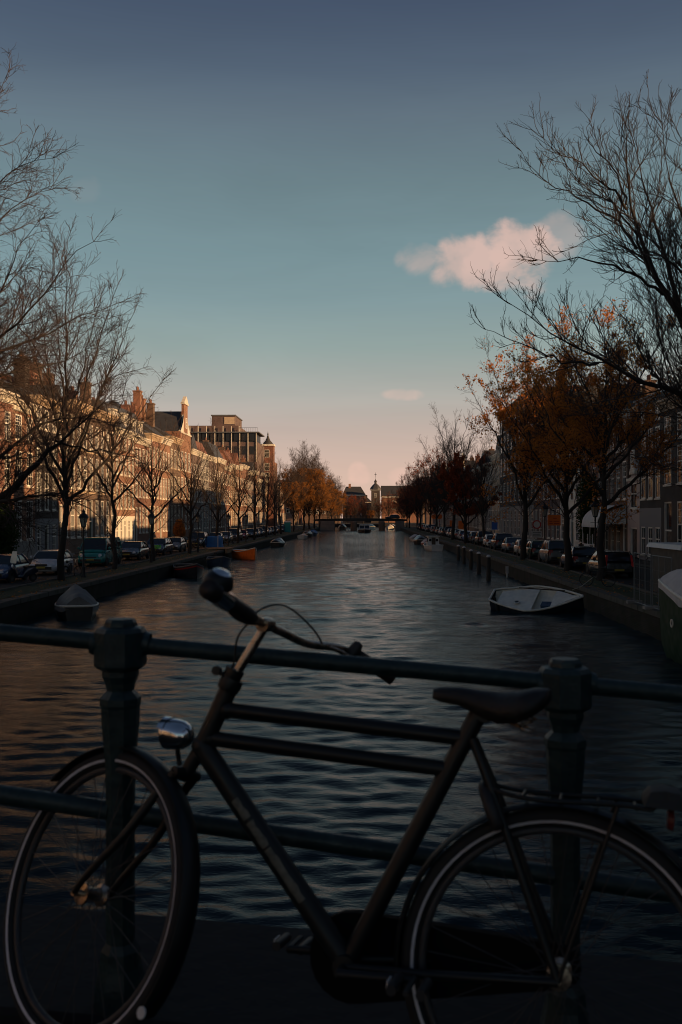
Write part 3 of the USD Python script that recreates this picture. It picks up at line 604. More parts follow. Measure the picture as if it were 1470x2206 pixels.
def church():
    t = Thing('church', 'brick church with a small domed bell tower at the end of the canal', 'church', (4.3, 512, ZS))
    m = M(); m.box((3.6, 3, 0), (22, 22, 13.6)); t.part('nave_wall', m, 'brick_orange')
    v = [[3.3, 2.6, 13.63], [22.4, 2.6, 13.63], [22.4, 22.4, 13.63], [3.3, 22.4, 13.63], [3.3, 12.5, 19.4], [22.4, 12.5, 19.4]]
    t.part('nave_roof', M().add(v, [[0, 1, 5], [0, 5, 4], [2, 3, 4], [2, 4, 5], [0, 4, 3], [1, 2, 5], [0, 3, 2], [0, 2, 1]]), 'roof_slate')
    t.part('cornice', M().box((3.4, 2.3, 13.0), (22.2, 3.0, 13.6)), 'trim_white')
    m = M(); m.box((-1.9, 0, 0), (2.6, 4.5, 17.0)); t.part('tower_wall', m, 'brick_dark')
    t.part('tower_cornice', M().box((-2.3, -.4, 16.6), (3.0, 4.9, 17.2)), 'stone_grey')
    t.part('tower_dome', M().lathe([(3.2, 0), (2.9, .8), (2.0, 1.9), (1.0, 2.8), (.7, 3.0), (.7, 4.0), (.9, 4.1), (.3, 4.9), (.08, 5.4), (.08, 6.6), (0, 6.6)], (.35, 2.2, 17.2), 8, phase=math.pi / 8), 'roof_slate')
    m = M(); m.box((.25, 2.1, 23.8), (.45, 2.3, 26.0)); m.box((-.25, 2.1, 24.9), (.95, 2.3, 25.15)); t.part('cross', m, 'iron_black')
    for x in (8.5, 15.5):
        p = t.sub('window', (x, 2.9, 7.0)); P = [(0, 0), (2.6, 0), (2.6, 3.2)] + [(1.3 + 1.3 * math.cos(a), 3.2 + 1.3 * math.sin(a)) for a in np.linspace(.3, math.pi, 8)]
        t.part('frame', M().prism(P, -.08, .08), 'trim_white', under=p); t.part('pane', M().prism([(1.3 + (a - 1.3) * .82, .2 + b * .88) for a, b in P], -.12, -.085), 'window_glass', under=p)
    t.part('dormer', M().box((17.2, 4.5, 14.6), (18.6, 8, 16.6)), 'trim_white')
    put_window(t, -.3, 13, 1.2, 2.2, 1, y=-.16, fine=False)
church()
def end_house(x0, x1, y, H, wall, label, rh=3.2):
    t = Thing('end_house', label, 'house', (x0, y, ZS)); W = x1 - x0
    m = M(); m.box((0, 0, 0), (W, 10, H)); t.part('wall', m, wall)
    v = [[-.2, -.3, H + .02], [W + .2, -.3, H + .02], [W + .2, 10.3, H + .02], [-.2, 10.3, H + .02], [1.5, 5, H + rh], [W - 2.5, 5, H + rh]]
    t.part('roof', M().add(v, [[0, 1, 5], [0, 5, 4], [2, 3, 4], [2, 4, 5], [0, 4, 3], [1, 2, 5], [0, 3, 2], [0, 2, 1]]), 'roof_slate')
    t.part('cornice', M().box((-.1, -.25, H - .5), (W + .1, 0, H)), 'trim_white')
    for k in range(max(2, int(W / 3))):
        for z in (4.5, 8.0, 11.0):
            if z + 2.4 < H: put_window(t, (k + .5) * W / max(2, int(W / 3)) - .6, z, 1.2, 2.0, 1, y=-.16, fine=False)
    t.part('chimney', M().box((W * .25, 4, H + 1), (W * .25 + 1.2, 5, H + rh + 1.4)), wall)
end_house(-12.4, -0.6, 520, 14.6, 'brick_orange', 'sunlit brick house left of the church at the canal end', 4.4)
end_house(-46, -12.6, 470, 14.0, 'brick_brown', 'brown house mostly hidden by the orange trees at the canal end')
end_house(24, 38, 470, 13, 'brick_brown', 'brown house right of the church behind the dark trees')
end_house(-2.0, 3, 540, 11, 'brick_dark', 'small dark house in the gap beside the church tower', 2.6)
for a_ in end_house_later: end_house(*a_)
for k, (a, b, yy) in enumerate(((-45, -26, 350), (-45, -26, 372), (-44, -26, 395), (21, 40, 350), (21, 40, 372), (21, 39, 400))):
    end_house(a, b, yy, 12.5 + k % 3, ['brick_purple', 'stone_sand', 'brick_red'][k % 3], f'{["purple", "sandy", "red"][k % 3]} house on the {"left" if a < 0 else "right"} quay past the far bridge')
# ------------------------------------------------------------------ trees
def unit(a): return a / (np.linalg.norm(a, axis=-1, keepdims=True) + 1e-12)
def grow(start, d, length, r0, r1, nseg, wander, trop, rg):
    """N branches at once -> points (N, nseg+1, 3), radii"""
    n = len(start); P = np.zeros((n, nseg + 1, 3)); P[:, 0] = start; d = unit(d)
    for k in range(nseg):
        d = unit(d + rg.normal(0, wander, (n, 3)) + np.array([0, 0, 1.0]) * np.asarray(trop).reshape(-1, 1) / nseg)
        P[:, k + 1] = P[:, k] + d * (length / nseg)[:, None]
    u = np.linspace(0, 1, nseg + 1)[None]
    return P, r0[:, None] * (1 - u) + r1[:, None] * u
def sprout(P, R, count, tmin, ang, lr, rg, tmax=1.0, up=0.0, rr=(.45, .7), flat=None):
    """children of the branches P: starts, directions, lengths, base radii"""
    n, m, _ = P.shape; L_ = np.linalg.norm(np.diff(P, axis=1), axis=2).sum(1)
    cnt = np.maximum((np.asarray(count(L_)) + rg.random(n)).astype(int), 0); idx = np.repeat(np.arange(n), cnt)
    t = tmin + (tmax - tmin) * rg.random(len(idx)); f = t * (m - 1); i = np.minimum(f.astype(int), m - 2); w = (f - i)[:, None]
    s = P[idx, i] * (1 - w) + P[idx, i + 1] * w; tan = unit(P[idx, i + 1] - P[idx, i]); rad = R[idx, i] * (1 - w[:, 0]) + R[idx, i + 1] * w[:, 0]
    side = unit(np.cross(tan, rg.normal(0, 1, (len(idx), 3)))); side = unit(side + np.array([0, 0, up]))
    a = rg.uniform(ang[0], ang[1], len(idx))[:, None]; d = tan * np.cos(a) + side * np.sin(a)
    ln = L_[idx] * rg.uniform(lr[0], lr[1], len(idx)) * (1.08 - .75 * t)
    return s, d, ln, rad * rg.uniform(rr[0], rr[1], len(idx))
def tubes(P, R, sides):
    n, m, _ = P.shape; T = unit(np.gradient(P, axis=1)); main = unit(P[:, -1] - P[:, 0]); ax = np.eye(3)[np.argmin(np.abs(main), 1)]
    A = unit(np.cross(T, ax[:, None])); B = np.cross(T, A); an = np.arange(sides) / sides * 2 * math.pi
    V = P[:, :, None] + R[:, :, None, None] * (np.cos(an)[None, None, :, None] * A[:, :, None] + np.sin(an)[None, None, :, None] * B[:, :, None])
    base = (np.arange(n) * m * sides)[:, None, None]; I = np.arange(m - 1)[None, :, None]; J = np.arange(sides)[None, None]; J2 = (J + 1) % sides
    q = np.stack(np.broadcast_arrays(base + I * sides + J, base + I * sides + J2, base + (I + 1) * sides + J2, base + (I + 1) * sides + J), -1).reshape(-1, 4)
    return V.reshape(-1, 3), q
def resample(P, n=14):
    P = np.asarray(P, float); s = np.r_[0, np.cumsum(np.linalg.norm(np.diff(P, axis=0), axis=1))]; u = np.linspace(0, s[-1], n)
    Q = np.stack([np.interp(u, s, P[:, k]) for k in range(3)], 1)
    for _ in range(2): Q[1:-1] = (Q[:-2] + 2 * Q[1:-1] + Q[2:]) / 4
    return Q
def tree_meshes(limbs, radii, seed, dens=1.0, twig_r=.007, trop=(.35, .25, .2), leaves=0, leaf_size=.1, wander=.145, sub=(.42, .7), leaf_lo=0.0, twig_len=(.35, .75), ang=(.45, .95), r2=.03, up=.3):
    """limbs: list of polylines (world or local); radii: list of (base, tip). Returns trunk, crown and leaf meshes"""
    rg = np.random.default_rng(seed)
    P1 = np.stack([resample(p) for p in limbs]); u = np.linspace(0, 1, P1.shape[1])
    R1 = np.stack([a * (1 - u) ** 1.35 + b * u ** .5 for a, b in radii])
    kn = rg.normal(0, .06, P1[:, 1:].shape); kn[:, -4:] *= .6; P1[:, 1:] += kn
    trunk, crown = M(), M(); trunk.add(*tubes(P1, R1, 9))
    s, d, ln, r = sprout(P1, R1, lambda x: x * 1.55 * dens, .16, (.45, .95), sub, rg, up=up)
    P2, R2 = grow(s, d, ln, np.clip(r, .012, r2), np.full(len(ln), twig_r), 9, wander, trop[0] * np.ones(len(ln)), rg); crown.add(*tubes(P2, R2, 5))
    tip = P1[:, -1]; td = unit(P1[:, -1] - P1[:, -3]); k = 3
    s2, d2, l2, q2 = sprout(P2, R2, lambda x: x * 2.5 * dens, .1, ang, (.3, .6), rg, up=up * .7)
    s2 = np.vstack([s2, np.repeat(tip, k, 0)]); d2 = np.vstack([d2, np.repeat(td, k, 0) + rg.normal(0, .35, (len(tip) * k, 3))]); l2 = np.r_[l2, rg.uniform(.8, 1.5, len(tip) * k)]; q2 = np.r_[q2, np.full(len(tip) * k, .011)]
    P3, R3 = grow(s2, d2, np.clip(l2, .45, 2.4), np.clip(q2, twig_r, .016), np.full(len(l2), twig_r * .8), 6, wander * 1.1, trop[1] * np.ones(len(l2)), rg); crown.add(*tubes(P3, R3, 4))
    s, d, ln, r = sprout(P3, R3, lambda x: x * 3.4 * dens, .1, (.4, 1.0), twig_len, rg, up=.2)
    P4, R4 = grow(s, d, np.clip(ln, .2, 1.2), np.full(len(ln), twig_r * .9), np.full(len(ln), twig_r * .55), 4, wander * 1.3, trop[2] * np.ones(len(ln)), rg); crown.add(*tubes(P4, R4, 3))
    lv = None
    if leaves:
        pool = np.vstack([P4[:, 1:].reshape(-1, 3), P3[:, 3:].reshape(-1, 3)])
        if leaf_lo: pool = pool[(pool[:, 2] - pool[:, 2].min()) < leaf_lo]
        c = meshkit.noise(pool * .55, seed); pool = pool[rg.random(len(pool)) < np.clip((c - .40) * 5, .03, 1)]
        k = rg.integers(0, len(pool), leaves); c = pool[k] + rg.normal(0, .11, (leaves, 3)); a = unit(rg.normal(0, 1, (leaves, 3))); b = unit(np.cross(a, rg.normal(0, 1, (leaves, 3)))); nn = np.cross(a, b)
        sz = leaf_size * rg.uniform(.6, 1.25, (leaves, 1)); V = np.stack([c - a * sz, c + b * sz * .55 + nn * sz * .2, c + a * sz, c - b * sz * .55 + nn * sz * .2], 1).reshape(-1, 3)
        lv = M().add(V, np.arange(leaves * 4).reshape(-1, 4))
    return trunk, crown, lv
leafy('leaf_orange', (.56, .20, .03), (.34, .09, .018))
leafy('leaf_gold', (.38, .16, .035), (.20, .075, .02))
leafy('leaf_rust', (.30, .07, .026), (.15, .038, .018))
leafy('leaf_green', (.03, .06, .012), (.055, .075, .015))

def generic_limbs(rg, h, spread, trunk_h, n_limb, lean=(0, 0), r_base=.28):
    """a street elm: trunk that splits into ascending limbs"""
    limbs, radii = [], []
    top = np.array([lean[0] * trunk_h, lean[1] * trunk_h, trunk_h])
    limbs.append([(0, 0, -.1), (lean[0] * trunk_h * .3, lean[1] * trunk_h * .3, trunk_h * .5), tuple(top), (top[0] + lean[0], top[1] + lean[1], trunk_h + (h - trunk_h) * .45), (top[0] + lean[0] * 1.5, top[1] + lean[1] * 1.5, h * .93)]); radii.append((r_base, .015))
    for k in range(n_limb):
        a = 2 * math.pi * (k * .618 + rg.uniform(-.06, .06)); e = (k + .5) / n_limb; z0 = trunk_h * (.85 + 1.1 * e) ; s = spread * (1.0 - .5 * e) * rg.uniform(.75, 1.1); hh = h * (.62 + .36 * e) * rg.uniform(.93, 1.05)
        c, sn = math.cos(a), math.sin(a); f = min(z0 / trunk_h, 1.0); o = np.array([top[0] * f, top[1] * f, z0]); b2 = a + rg.uniform(-.4, .4); cb, sb = math.cos(b2), math.sin(b2)
        limbs.append([o, o + (c * s * .3, sn * s * .3, (hh - z0) * .26), o + (c * s * .66, sn * s * .66, (hh - z0) * .6), o + (c * s * .7 + cb * s * .2, sn * s * .7 + sb * s * .2, (hh - z0) * .84), o + (c * s * .75 + cb * s * .3, sn * s * .75 + sb * s * .3, hh - z0)]); radii.append((r_base * (.5 - .22 * e), .012))
    return limbs, radii
def add_tree(name, label, loc, parts, group, bark='bark', twig='twig', leaf=None, rz=0.0):
    t = Thing(name, label, 'tree', loc, rz, group=group)
    tr, cr, lv = parts
    t.part('trunk', tr, bark, smooth=True); t.part('crown', cr, twig)
    if lv is not None: t.part('leaves', lv, leaf, kind='stuff')
    return t

# the two big bare elms whose limbs reach into the frame: limbs drawn from column, row and distance
def limb(pts): return [at_y(px if px > 1110 or px < 900 else 1110 - (1110 - px) * .7, py if py > 340 or px < 900 else 340 - (340 - py) * .5, Y) for px, py, Y in pts]
def hero(name, label, base, limbs, radii, seed, group, rel=True, **kw):
    base = np.array(base, float)
    ls = [np.asarray(l, float) - base for l in limbs]
    return add_tree(name, label, base, tree_meshes(ls, radii, seed, **{k: v for k, v in kw.items() if k not in ('bark', 'twig', 'leaf')}), group, kw.get('bark', 'bark'), kw.get('twig', 'twig'), kw.get('leaf'))
GT = 'elm trees lining the canal'
B = np.array([12.9, 34.5, ZQ]); fork = B + (0, 0, 4.6)
hero('elm_tree', 'large bare elm leaning in from the right edge, its limbs filling the upper right sky', B, [
    [B + (0, 0, -.1), B + (.05, 0, 2.3), fork, *limb([(1500, 720, 34.5), (1470, 679, 34.3), (1416, 612, 34), (1368, 525, 33.8), (1352, 468, 33.8), (1345, 372, 33.8), (1344, 260, 33.8), (1348, 196, 33.8)])],
    limb([(1430, 634, 34.1), (1400, 610, 33.6), (1352, 580, 33.2), (1256, 551, 32.6), (1205, 564, 32.2), (1157, 562, 31.9)]),
    limb([(1372, 535, 33.8), (1340, 480, 34.6), (1272, 436, 35.4), (1198, 400, 36), (1150, 372, 36.4), (1125, 317, 36.6)]),
    limb([(1350, 450, 33.8), (1330, 410, 33), (1288, 378, 32.4), (1224, 333, 31.8), (1179, 300, 31.4), (1172, 250, 31.2)]),
    limb([(1349, 440, 33.8), (1320, 350, 34.5), (1270, 290, 35), (1262, 215, 35.3), (1270, 188, 35.4)]),
    limb([(1400, 590, 34), (1385, 520, 33), (1330, 440, 32), (1255, 400, 31), (1210, 330, 30.5)]),
    limb([(1470, 690, 34.4), (1440, 560, 35.6), (1400, 450, 36.4), (1375, 340, 37), (1362, 250, 37.3)]),
    [fork, *limb([(1530, 660, 34.6), (1490, 520, 34), (1450, 420, 33.6), (1420, 300, 33.2), (1425, 190, 33)])],
    [fork, *limb([(1560, 640, 35), (1530, 480, 35.6), (1480, 330, 36), (1460, 220, 36.2)])],
    [fork, *limb([(1540, 690, 34), (1470, 560, 32.6), (1400, 545, 31.6), (1330, 520, 31), (1270, 475, 30.6)])],
    [B + (0, 0, 3.6), *limb([(1520, 850, 34.4), (1470, 851, 34), (1364, 819, 33), (1256, 765, 32.2), (1192, 717, 31.6), (1128, 679, 31.2), (1078, 640, 31)])],
    limb([(1290, 782, 32.4), (1220, 778, 32), (1153, 755, 31.7), (1080, 730, 31.3), (1022, 705, 31)]),
    limb([(1420, 835, 33.4), (1400, 780, 34), (1390, 740, 34.6), (1350, 690, 35.2)]),
    [B + (0, 0, 4.2), *limb([(1620, 800, 35), (1680, 600, 35.4), (1720, 380, 35.8), (1700, 260, 36)])],
], [(.40, .01), (.06, .008), (.055, .008), (.045, .008), (.04, .008), (.05, .008), (.10, .01), (.13, .01), (.13, .01), (.10, .008), (.17, .009), (.045, .008), (.05, .008), (.14, .01)], 21, GT, twig='twig_dark', dens=1.45, trop=(.6, .6, .5), sub=(.22, .46), twig_r=.0068, wander=.15, twig_len=(.25, .6), ang=(.35, .85), r2=.028)
B = np.array([-16.6, 39.5, ZQ]); fork = B + (0, 0, 2.6)
hero('elm_tree', 'large bare elm leaning in from the left edge with long drooping limbs', B, [
    [B + (0, 0, -.1), B + (0, 0, 1.3), fork, B + (-.3, 0, 7), B + (-.2, 0, 12), B + (.4, .2, 17.5)],
    [fork, *limb([(-50, 1105, 39.5), (0, 1078, 39.2), (28, 1057, 39), (71, 1002, 38.6), (114, 957, 38.2), (160, 922, 37.9), (200, 897, 37.6), (238, 850, 37.4)])],
    [fork, *limb([(-60, 1020, 39.5), (0, 988, 40), (37, 942, 40.3), (114, 905, 40.8), (170, 890, 41.2), (225, 905, 41.5), (280, 935, 41.7)])],
    [B + (0, 0, 2.0), *limb([(-30, 1090, 39), (28, 1072, 38), (114, 1061, 37.4), (177, 1082, 37), (215, 1112, 36.8), (245, 1152, 36.6)])],
    limb([(120, 950, 38.2), (160, 960, 38.6), (205, 968, 39), (260, 975, 39.2), (300, 1000, 39.4)]),
    [B + (-.2, 0, 6.4), *limb([(-50, 800, 39.5), (0, 745, 40), (58, 738, 40.4), (101, 725, 40.8), (174, 673, 41.2), (252, 655, 41.6)])],
    [B + (-.2, 0, 7.0), *limb([(-50, 780, 39.4), (0, 728, 38.8), (58, 687, 38.2), (100, 635, 37.8), (125, 595, 37.5), (150, 530, 37.2), (200, 520, 37)])],
    [B + (-.2, 0, 8.0), *limb([(-60, 720, 39.4), (0, 640, 39), (30, 560, 38.6), (55, 500, 38.3), (80, 480, 38)])],
    [B + (-.2, 0, 10), *limb([(-60, 600, 39.5), (0, 467, 40), (43, 430, 40.5), (80, 405, 40.9), (116, 405, 41.2)])],
    [B + (-.2, 0, 11), *limb([(-70, 480, 39.5), (-20, 400, 39), (20, 360, 38.5), (60, 345, 38.2), (110, 340, 38)])],
    [B + (0, 0, 13), *limb([(-60, 330, 39.5), (-25, 260, 40), (5, 200, 40.4), (12, 170, 40.6)])],
    [B + (-.2, 0, 5.5), *limb([(-60, 850, 39.6), (0, 810, 41), (60, 800, 42), (120, 790, 42.6), (190, 760, 43.2), (240, 715, 43.6)])],
    [B + (-.2, 0, 6), B + (-2.5, 0, 9), B + (-4.5, .5, 14), B + (-5, .5, 17)],
    [B + (-.2, 0, 5), B + (-.6, -2.6, 8), B + (-.4, -4.5, 12), B + (-.2, -5.5, 15)],
], [(.42, .01), (.27, .01), (.14, .009), (.12, .008), (.05, .008), (.12, .009), (.10, .009), (.09, .008), (.09, .008), (.08, .008), (.07, .008), (.09, .008), (.12, .01), (.12, .01)], 34, GT, dens=1.65, trop=(.05, .0, -.05), twig_r=.0068, sub=(.25, .5), wander=.155, up=.15)

# the row along the left quay, then the right quay; a few different trees shared by the far ones
def street_tree(seed, h, spread, trunk_h, n_limb, leaves=0, r_base=.26, **kw):
    kw.setdefault('sub', (.26, .48))
    rg = np.random.default_rng(seed); l, r = generic_limbs(rg, h, spread, trunk_h, n_limb, (rg.uniform(-.06, .06), rg.uniform(-.06, .06)), r_base)
    return tree_meshes(l, r, seed, leaves=leaves, **kw)
XT, XTR = -16.5, 12.6
def place(name, label, px, X, parts, **kw):
    Y = y_of(px, X); return add_tree(name, label, (X, Y, ZQ), parts, GT, **kw)
T = street_tree
place('elm_tree', 'tall spreading bare elm beside the silver hatchback, its twigs reaching highest along the left quay', 132, XT, T(101, 18.2, 5.4, 4.4, 12, dens=1.1, r_base=.21, trop=(.15, .1, .05)))
place('elm_tree', 'bare elm rising straight behind the green van on the left quay', 247, XT, T(102, 13.2, 3.9, 4.6, 9, dens=1.0, r_base=.17))
place('elm_tree', 'bare forked elm beside the bright green crate on the left quay', 330, XT, T(103, 11.4, 4.0, 3.6, 9, dens=1.0, r_base=.17))
place('elm_tree', 'bare elm with a thick dark trunk in front of the pediment gable', 408, XT, T(104, 12.0, 4.2, 3.4, 9, dens=.95, r_base=.19))
place('elm_tree', 'bare elm with a low fork to the right of the blue tarpaulin', 467, XT, T(105, 12.6, 4.6, 3.0, 9, dens=.95, r_base=.2))
protoA = place('elm_tree', 'bare elm in front of the modern block on the left quay', 512, XT, T(106, 13.0, 4.8, 3.4, 10, dens=.95, r_base=.19))
protoB = place('elm_tree', 'slender bare elm before the white mansard on the left quay', 548, XT, T(107, 13.6, 4.2, 3.8, 9, dens=.95, r_base=.18))
protoO = add_tree('elm_tree', 'big elm full of golden orange leaves standing tallest before the far bridge on the left', (-15.6, 246, ZQ), T(108, 22.0, 5.8, 3.6, 14, leaves=28000, leaf_size=.115, dens=1.25, leaf_lo=12.0, twig_r=.010), GT, leaf='leaf_gold')
for k, (px, rz, s) in enumerate(((573, 1.1, 1.0), (592, 2.3, 1.05), (606, 4.0, 1.1))):
    copy_of((protoA, protoB, protoA)[k], 'elm_tree', f'bare elm, {("first", "second", "third")[k]} past the slender one before the white mansard on the left quay', (XT, y_of(px, XT), ZQ), rz, scale=s)
for k, (X, Y, rz, s) in enumerate(((-16.6, 226, 1.0, .74), (-15.4, 268, 2.4, .95), (-15.2, 290, 4.4, .93), (-14.8, 312, 5.5, .9))):
    copy_of(protoO, 'elm_tree', f'orange leaved elm in the left cluster by the far bridge, {("nearest", "second", "third", "last")[k]} from the camera', (X, Y, ZQ), rz, scale=s)
place('lime_tree', 'tree with orange leaves and the thickest trunk beside the street lamp on the right quay', 1292, XTR, T(201, 14.6, 5.6, 4.6, 11, leaves=14500, leaf_size=.078, dens=1.35, r_base=.24), leaf='leaf_orange', twig='twig_dark')
place('lime_tree', 'orange leaved tree behind the hanging orange sign on the right quay', 1222, XTR, T(202, 15.6, 5.4, 4.0, 12, leaves=17500, leaf_size=.082, dens=1.3, r_base=.25), leaf='leaf_orange', twig='twig_dark')
place('lime_tree', 'half bare tree with sparse orange leaves in front of the tall dark block', 1128, XTR, T(203, 17.6, 5.2, 4.6, 11, leaves=11000, leaf_size=.10, dens=1.1, r_base=.26), leaf='leaf_orange', twig='twig_dark')
protoR = place('lime_tree', 'low tree with dense dark rust leaves at the middle of the right quay', 1003, XTR, T(204, 11.2, 4.4, 2.4, 10, leaves=26000, leaf_size=.15, dens=1.0), leaf='leaf_rust', twig='twig_dark')
protoC = place('elm_tree', 'tall fan shaped bare elm standing against the pink sky on the right quay', 976, XTR, T(205, 19.6, 5.4, 5.0, 11, dens=1.0, r_base=.28, trop=(.4, .35, .2), twig_r=.009), twig='twig_dark')
protoD = add_tree('elm_tree', 'dark bushy elm on the right quay, nearest of the mass by the far bridge', (13.4, 192, ZQ), T(206, 16.5, 5.6, 3.4, 13, leaves=2200, leaf_size=.15, dens=1.2, twig_r=.011), GT, leaf='leaf_rust', twig='twig_dark')
for k, (X, Y, rz, s) in enumerate(((13.6, 214, 1.0, 1.02), (12.8, 236, 2.2, .98), (13.4, 262, 3.6, .95), (12.4, 288, 4.8, .92), (12.6, 312, .4, .82))):
    copy_of(protoD, 'elm_tree', f'dark bushy elm on the right quay, {ORD[k]} behind the nearest of the mass', (X, Y, ZQ), rz, scale=s)
copy_of(protoC, 'elm_tree', 'bare elm between the rust leaved tree and the tall fan shaped one', (13.0, 166, ZQ), 2.0, scale=.8)
copy_of(protoC, 'elm_tree', 'bare elm just right of the rust leaved tree', (13.2, 112, ZQ), 4.1, scale=.66)
for k, (X, Y, rz, s) in enumerate(((-13.5, 345, .3, .85), (-13, 372, 1.9, .85), (-13, 405, 3.0, .85))):
    copy_of(protoO, 'elm_tree', f'orange elm beyond the far bridge on the left, {ORD[k]} from it', (X, Y, ZQ), rz, scale=s)
for k, (X, Y, rz, s) in enumerate(((14, 345, .3, .8), (14, 372, 1.9, .85), (14.5, 405, 3.0, .9))):
    copy_of(protoD, 'elm_tree', f'dark elm beyond the far bridge {"on the right quay" if X > 10 else "closing the canal"}, {ORD[k % 3]} from the bridge', (X, Y, ZQ), rz, scale=s)

for k, (X, Y, rz, s, q) in enumerate(((-12.5, 432, .4, 1.1, 2), (-9, 440, 1.3, 1.15, 1), (-5, 434, 2.2, 1.0, 1), (-1.5, 442, 3.1, 1.05, 1), (2, 433, 3.9, .7, 2), (5.5, 440, 4.8, 1.05, 1), (9.5, 434, 5.7, 1.2, 1), (-7, 446, .9, 1.1, 0))):
    copy_of((protoR, protoD, protoO)[q], 'small_tree', f'{("dark rust tree", "bare brown tree", "small orange tree")[q]} closing the far end of the canal, {ORD[k]} from the left', (X, Y, ZS), rz, group='trees closing the canal', scale=s * (1, .7, .55)[q])
for k, (X, Y, rz, s) in enumerate(((-16.5, 27, .5, 1.0), (-16.5, 14, 1.5, 1.05), (-17, -14, 2.5, 1.1), (-16.5, -27, 3.1, 1.0), (-16.5, -40, 4.0, 1.0), (13.2, 20, .7, 1.05), (13, -12, 1.9, 1.1), (13, -24, 2.8, 1.0), (13, -37, 3.7, 1.0))):
    copy_of(protoA, 'elm_tree', f'bare elm outside the picture on the {"left" if X < 0 else "right"} quay, {ORD[k]} beside the near bridge', (X, Y, ZQ), rz, scale=s)

def shrub(name, label, loc, size, leaf, n, seed, cat='shrub', ls=.09):
    rg = np.random.default_rng(seed); t = Thing(name, label, cat, loc)
    st = M(); 
    for k in range(7):
        e = rg.normal(0, .45, 2); st.tube([(e[0] * .1, e[1] * .1, 0), (e[0] * size[0] * .4, e[1] * size[1] * .4, size[2] * .5), (e[0] * size[0] * .7, e[1] * size[1] * .7, size[2] * .92)], (.03, .02, .008), 5)
    t.part('stems', st, 'bark', smooth=True)
    d = unit(rg.normal(0, 1, (n, 3))); rr = rg.random((n, 1)) ** .4; p = d * rr; lump = .72 + .55 * meshkit.noise(d * 2.1 + 9, seed)[:, None]
    p = p * lump * np.array(size) * (.5, .5, .5) + (0, 0, size[2] * .52)
    a = unit(rg.normal(0, 1, (n, 3))); b = unit(np.cross(a, rg.normal(0, 1, (n, 3)))); s = ls * rg.uniform(.6, 1.3, (n, 1))
    V = np.stack([p - a * s, p + b * s * .6, p + a * s, p - b * s * .6], 1).reshape(-1, 3)
    t.part('leaves', M().add(V, np.arange(n * 4).reshape(-1, 4)), leaf, kind='stuff'); return t
shrub('tall_shrub', 'dark green ivy shrub by the houses at the left picture edge', (-23.9, 64, ZS), (2.4, 3.4, 4.6), 'leaf_green', 9000, 1)
shrub('creeper_bush', 'orange autumn creeper against the left house fronts', (-24.6, y_of(387, -24.6), ZS), (1.5, 2.0, 3.0), 'leaf_gold', 4000, 2)
shrub('climbing_plant', 'tall green climbing plant between the two orange leaved trees on the right', (19.6, y_of(1268, 19.6), ZS), (1.9, 2.6, 7.6), 'leaf_green', 8000, 3)

def fallen_leaves():
    rg = np.random.default_rng(12); n = 5200; sd = rg.random(n) < .5; y = 24 + 150 * rg.random(n) ** 1.6; w = rg.random(n) ** 1.3 * 5.0
    x = np.where(sd, XL - .1 - w, XR + .1 + w); keep = meshkit.noise(np.stack([x * .5, y * .25, 0 * x], -1), 8) > .38; x, y, w = x[keep], y[keep], w[keep]; n = len(x)
    z = np.where(w < .55, ZQ + .02, np.where(w < 1.8, ZQ + .10, ZS + .035)); c = np.stack([x, y, z], 1); a = unit(np.c_[rg.normal(0, 1, (n, 2)), rg.normal(0, .25, n)]); b = unit(np.cross(a, np.c_[rg.normal(0, .3, (n, 2)), np.ones(n)])); s = rg.uniform(.045, .09, (n, 1))
    single('fallen_leaves', M().add(np.stack([c - a * s, c + b * s * .6, c + a * s, c - b * s * .6], 1).reshape(-1, 3), np.arange(n * 4).reshape(-1, 4)), 'leaf_gold', label='fallen orange leaves scattered along both quay verges', cat='leaves', kind='stuff')
fallen_leaves()
# ------------------------------------------------------------------ cars
def metal(name, col, rough=.25): paint(name, col, rough, .06, 3.0, coat=.7, spec=.5)
for n_, c_ in (('silver', (.42, .42, .44)), ('black', (.012, .012, .014)), ('blue', (.02, .045, .12)), ('navy', (.012, .018, .035)), ('grey', (.10, .105, .11)), ('white', (.62, .62, .60)), ('red', (.20, .018, .015)), ('teal', (.0, .16, .15)), ('bright_blue', (.02, .12, .38)), ('dark_green', (.015, .04, .03)), ('pale', (.50, .45, .38))):
    metal('car_paint_' + n_, c_)
paint('car_glass', (.012, .014, .016), .05, 0, spec=.8); paint('tyre_rubber', (.014, .014, .014), .8, .15, 8); paint('wheel_alloy', (.32, .32, .33), .3, .1, 6, metal=.8)
paint('tail_lamp', (.22, .008, .008), .25, .1, 8, coat=.4); paint('tail_lamp_bright', (.62, .02, .025), .3, .1, 8, coat=.4); paint('head_lamp', (.55, .56, .58), .12, .1, 9, coat=.8); paint('plastic_black', (.016, .016, .017), .55, .15, 6); paint('plate_yellow', (.34, .25, .04), .5, .05, 5)
KINDS = {  # length, width, height, hood length, hood height, belt height, windscreen base/top, rear glass top/bottom, boot height
    'hatchback': (3.7, 1.68, 1.42, .74, .92, (.92, 1.55), (2.95, 3.52)), 'saloon': (4.5, 1.78, 1.43, .78, .93, (1.25, 2.0), (3.1, 3.85)), 'estate': (4.6, 1.8, 1.48, .78, .94, (1.2, 1.95), (4.05, 4.5)),
    'off roader': (4.5, 1.85, 1.70, .95, 1.05, (1.15, 1.75), (3.95, 4.4)), 'van': (4.9, 1.92, 1.95, 1.0, 1.12, (.62, 1.3), (4.78, 4.88))}
_car_cache = {}
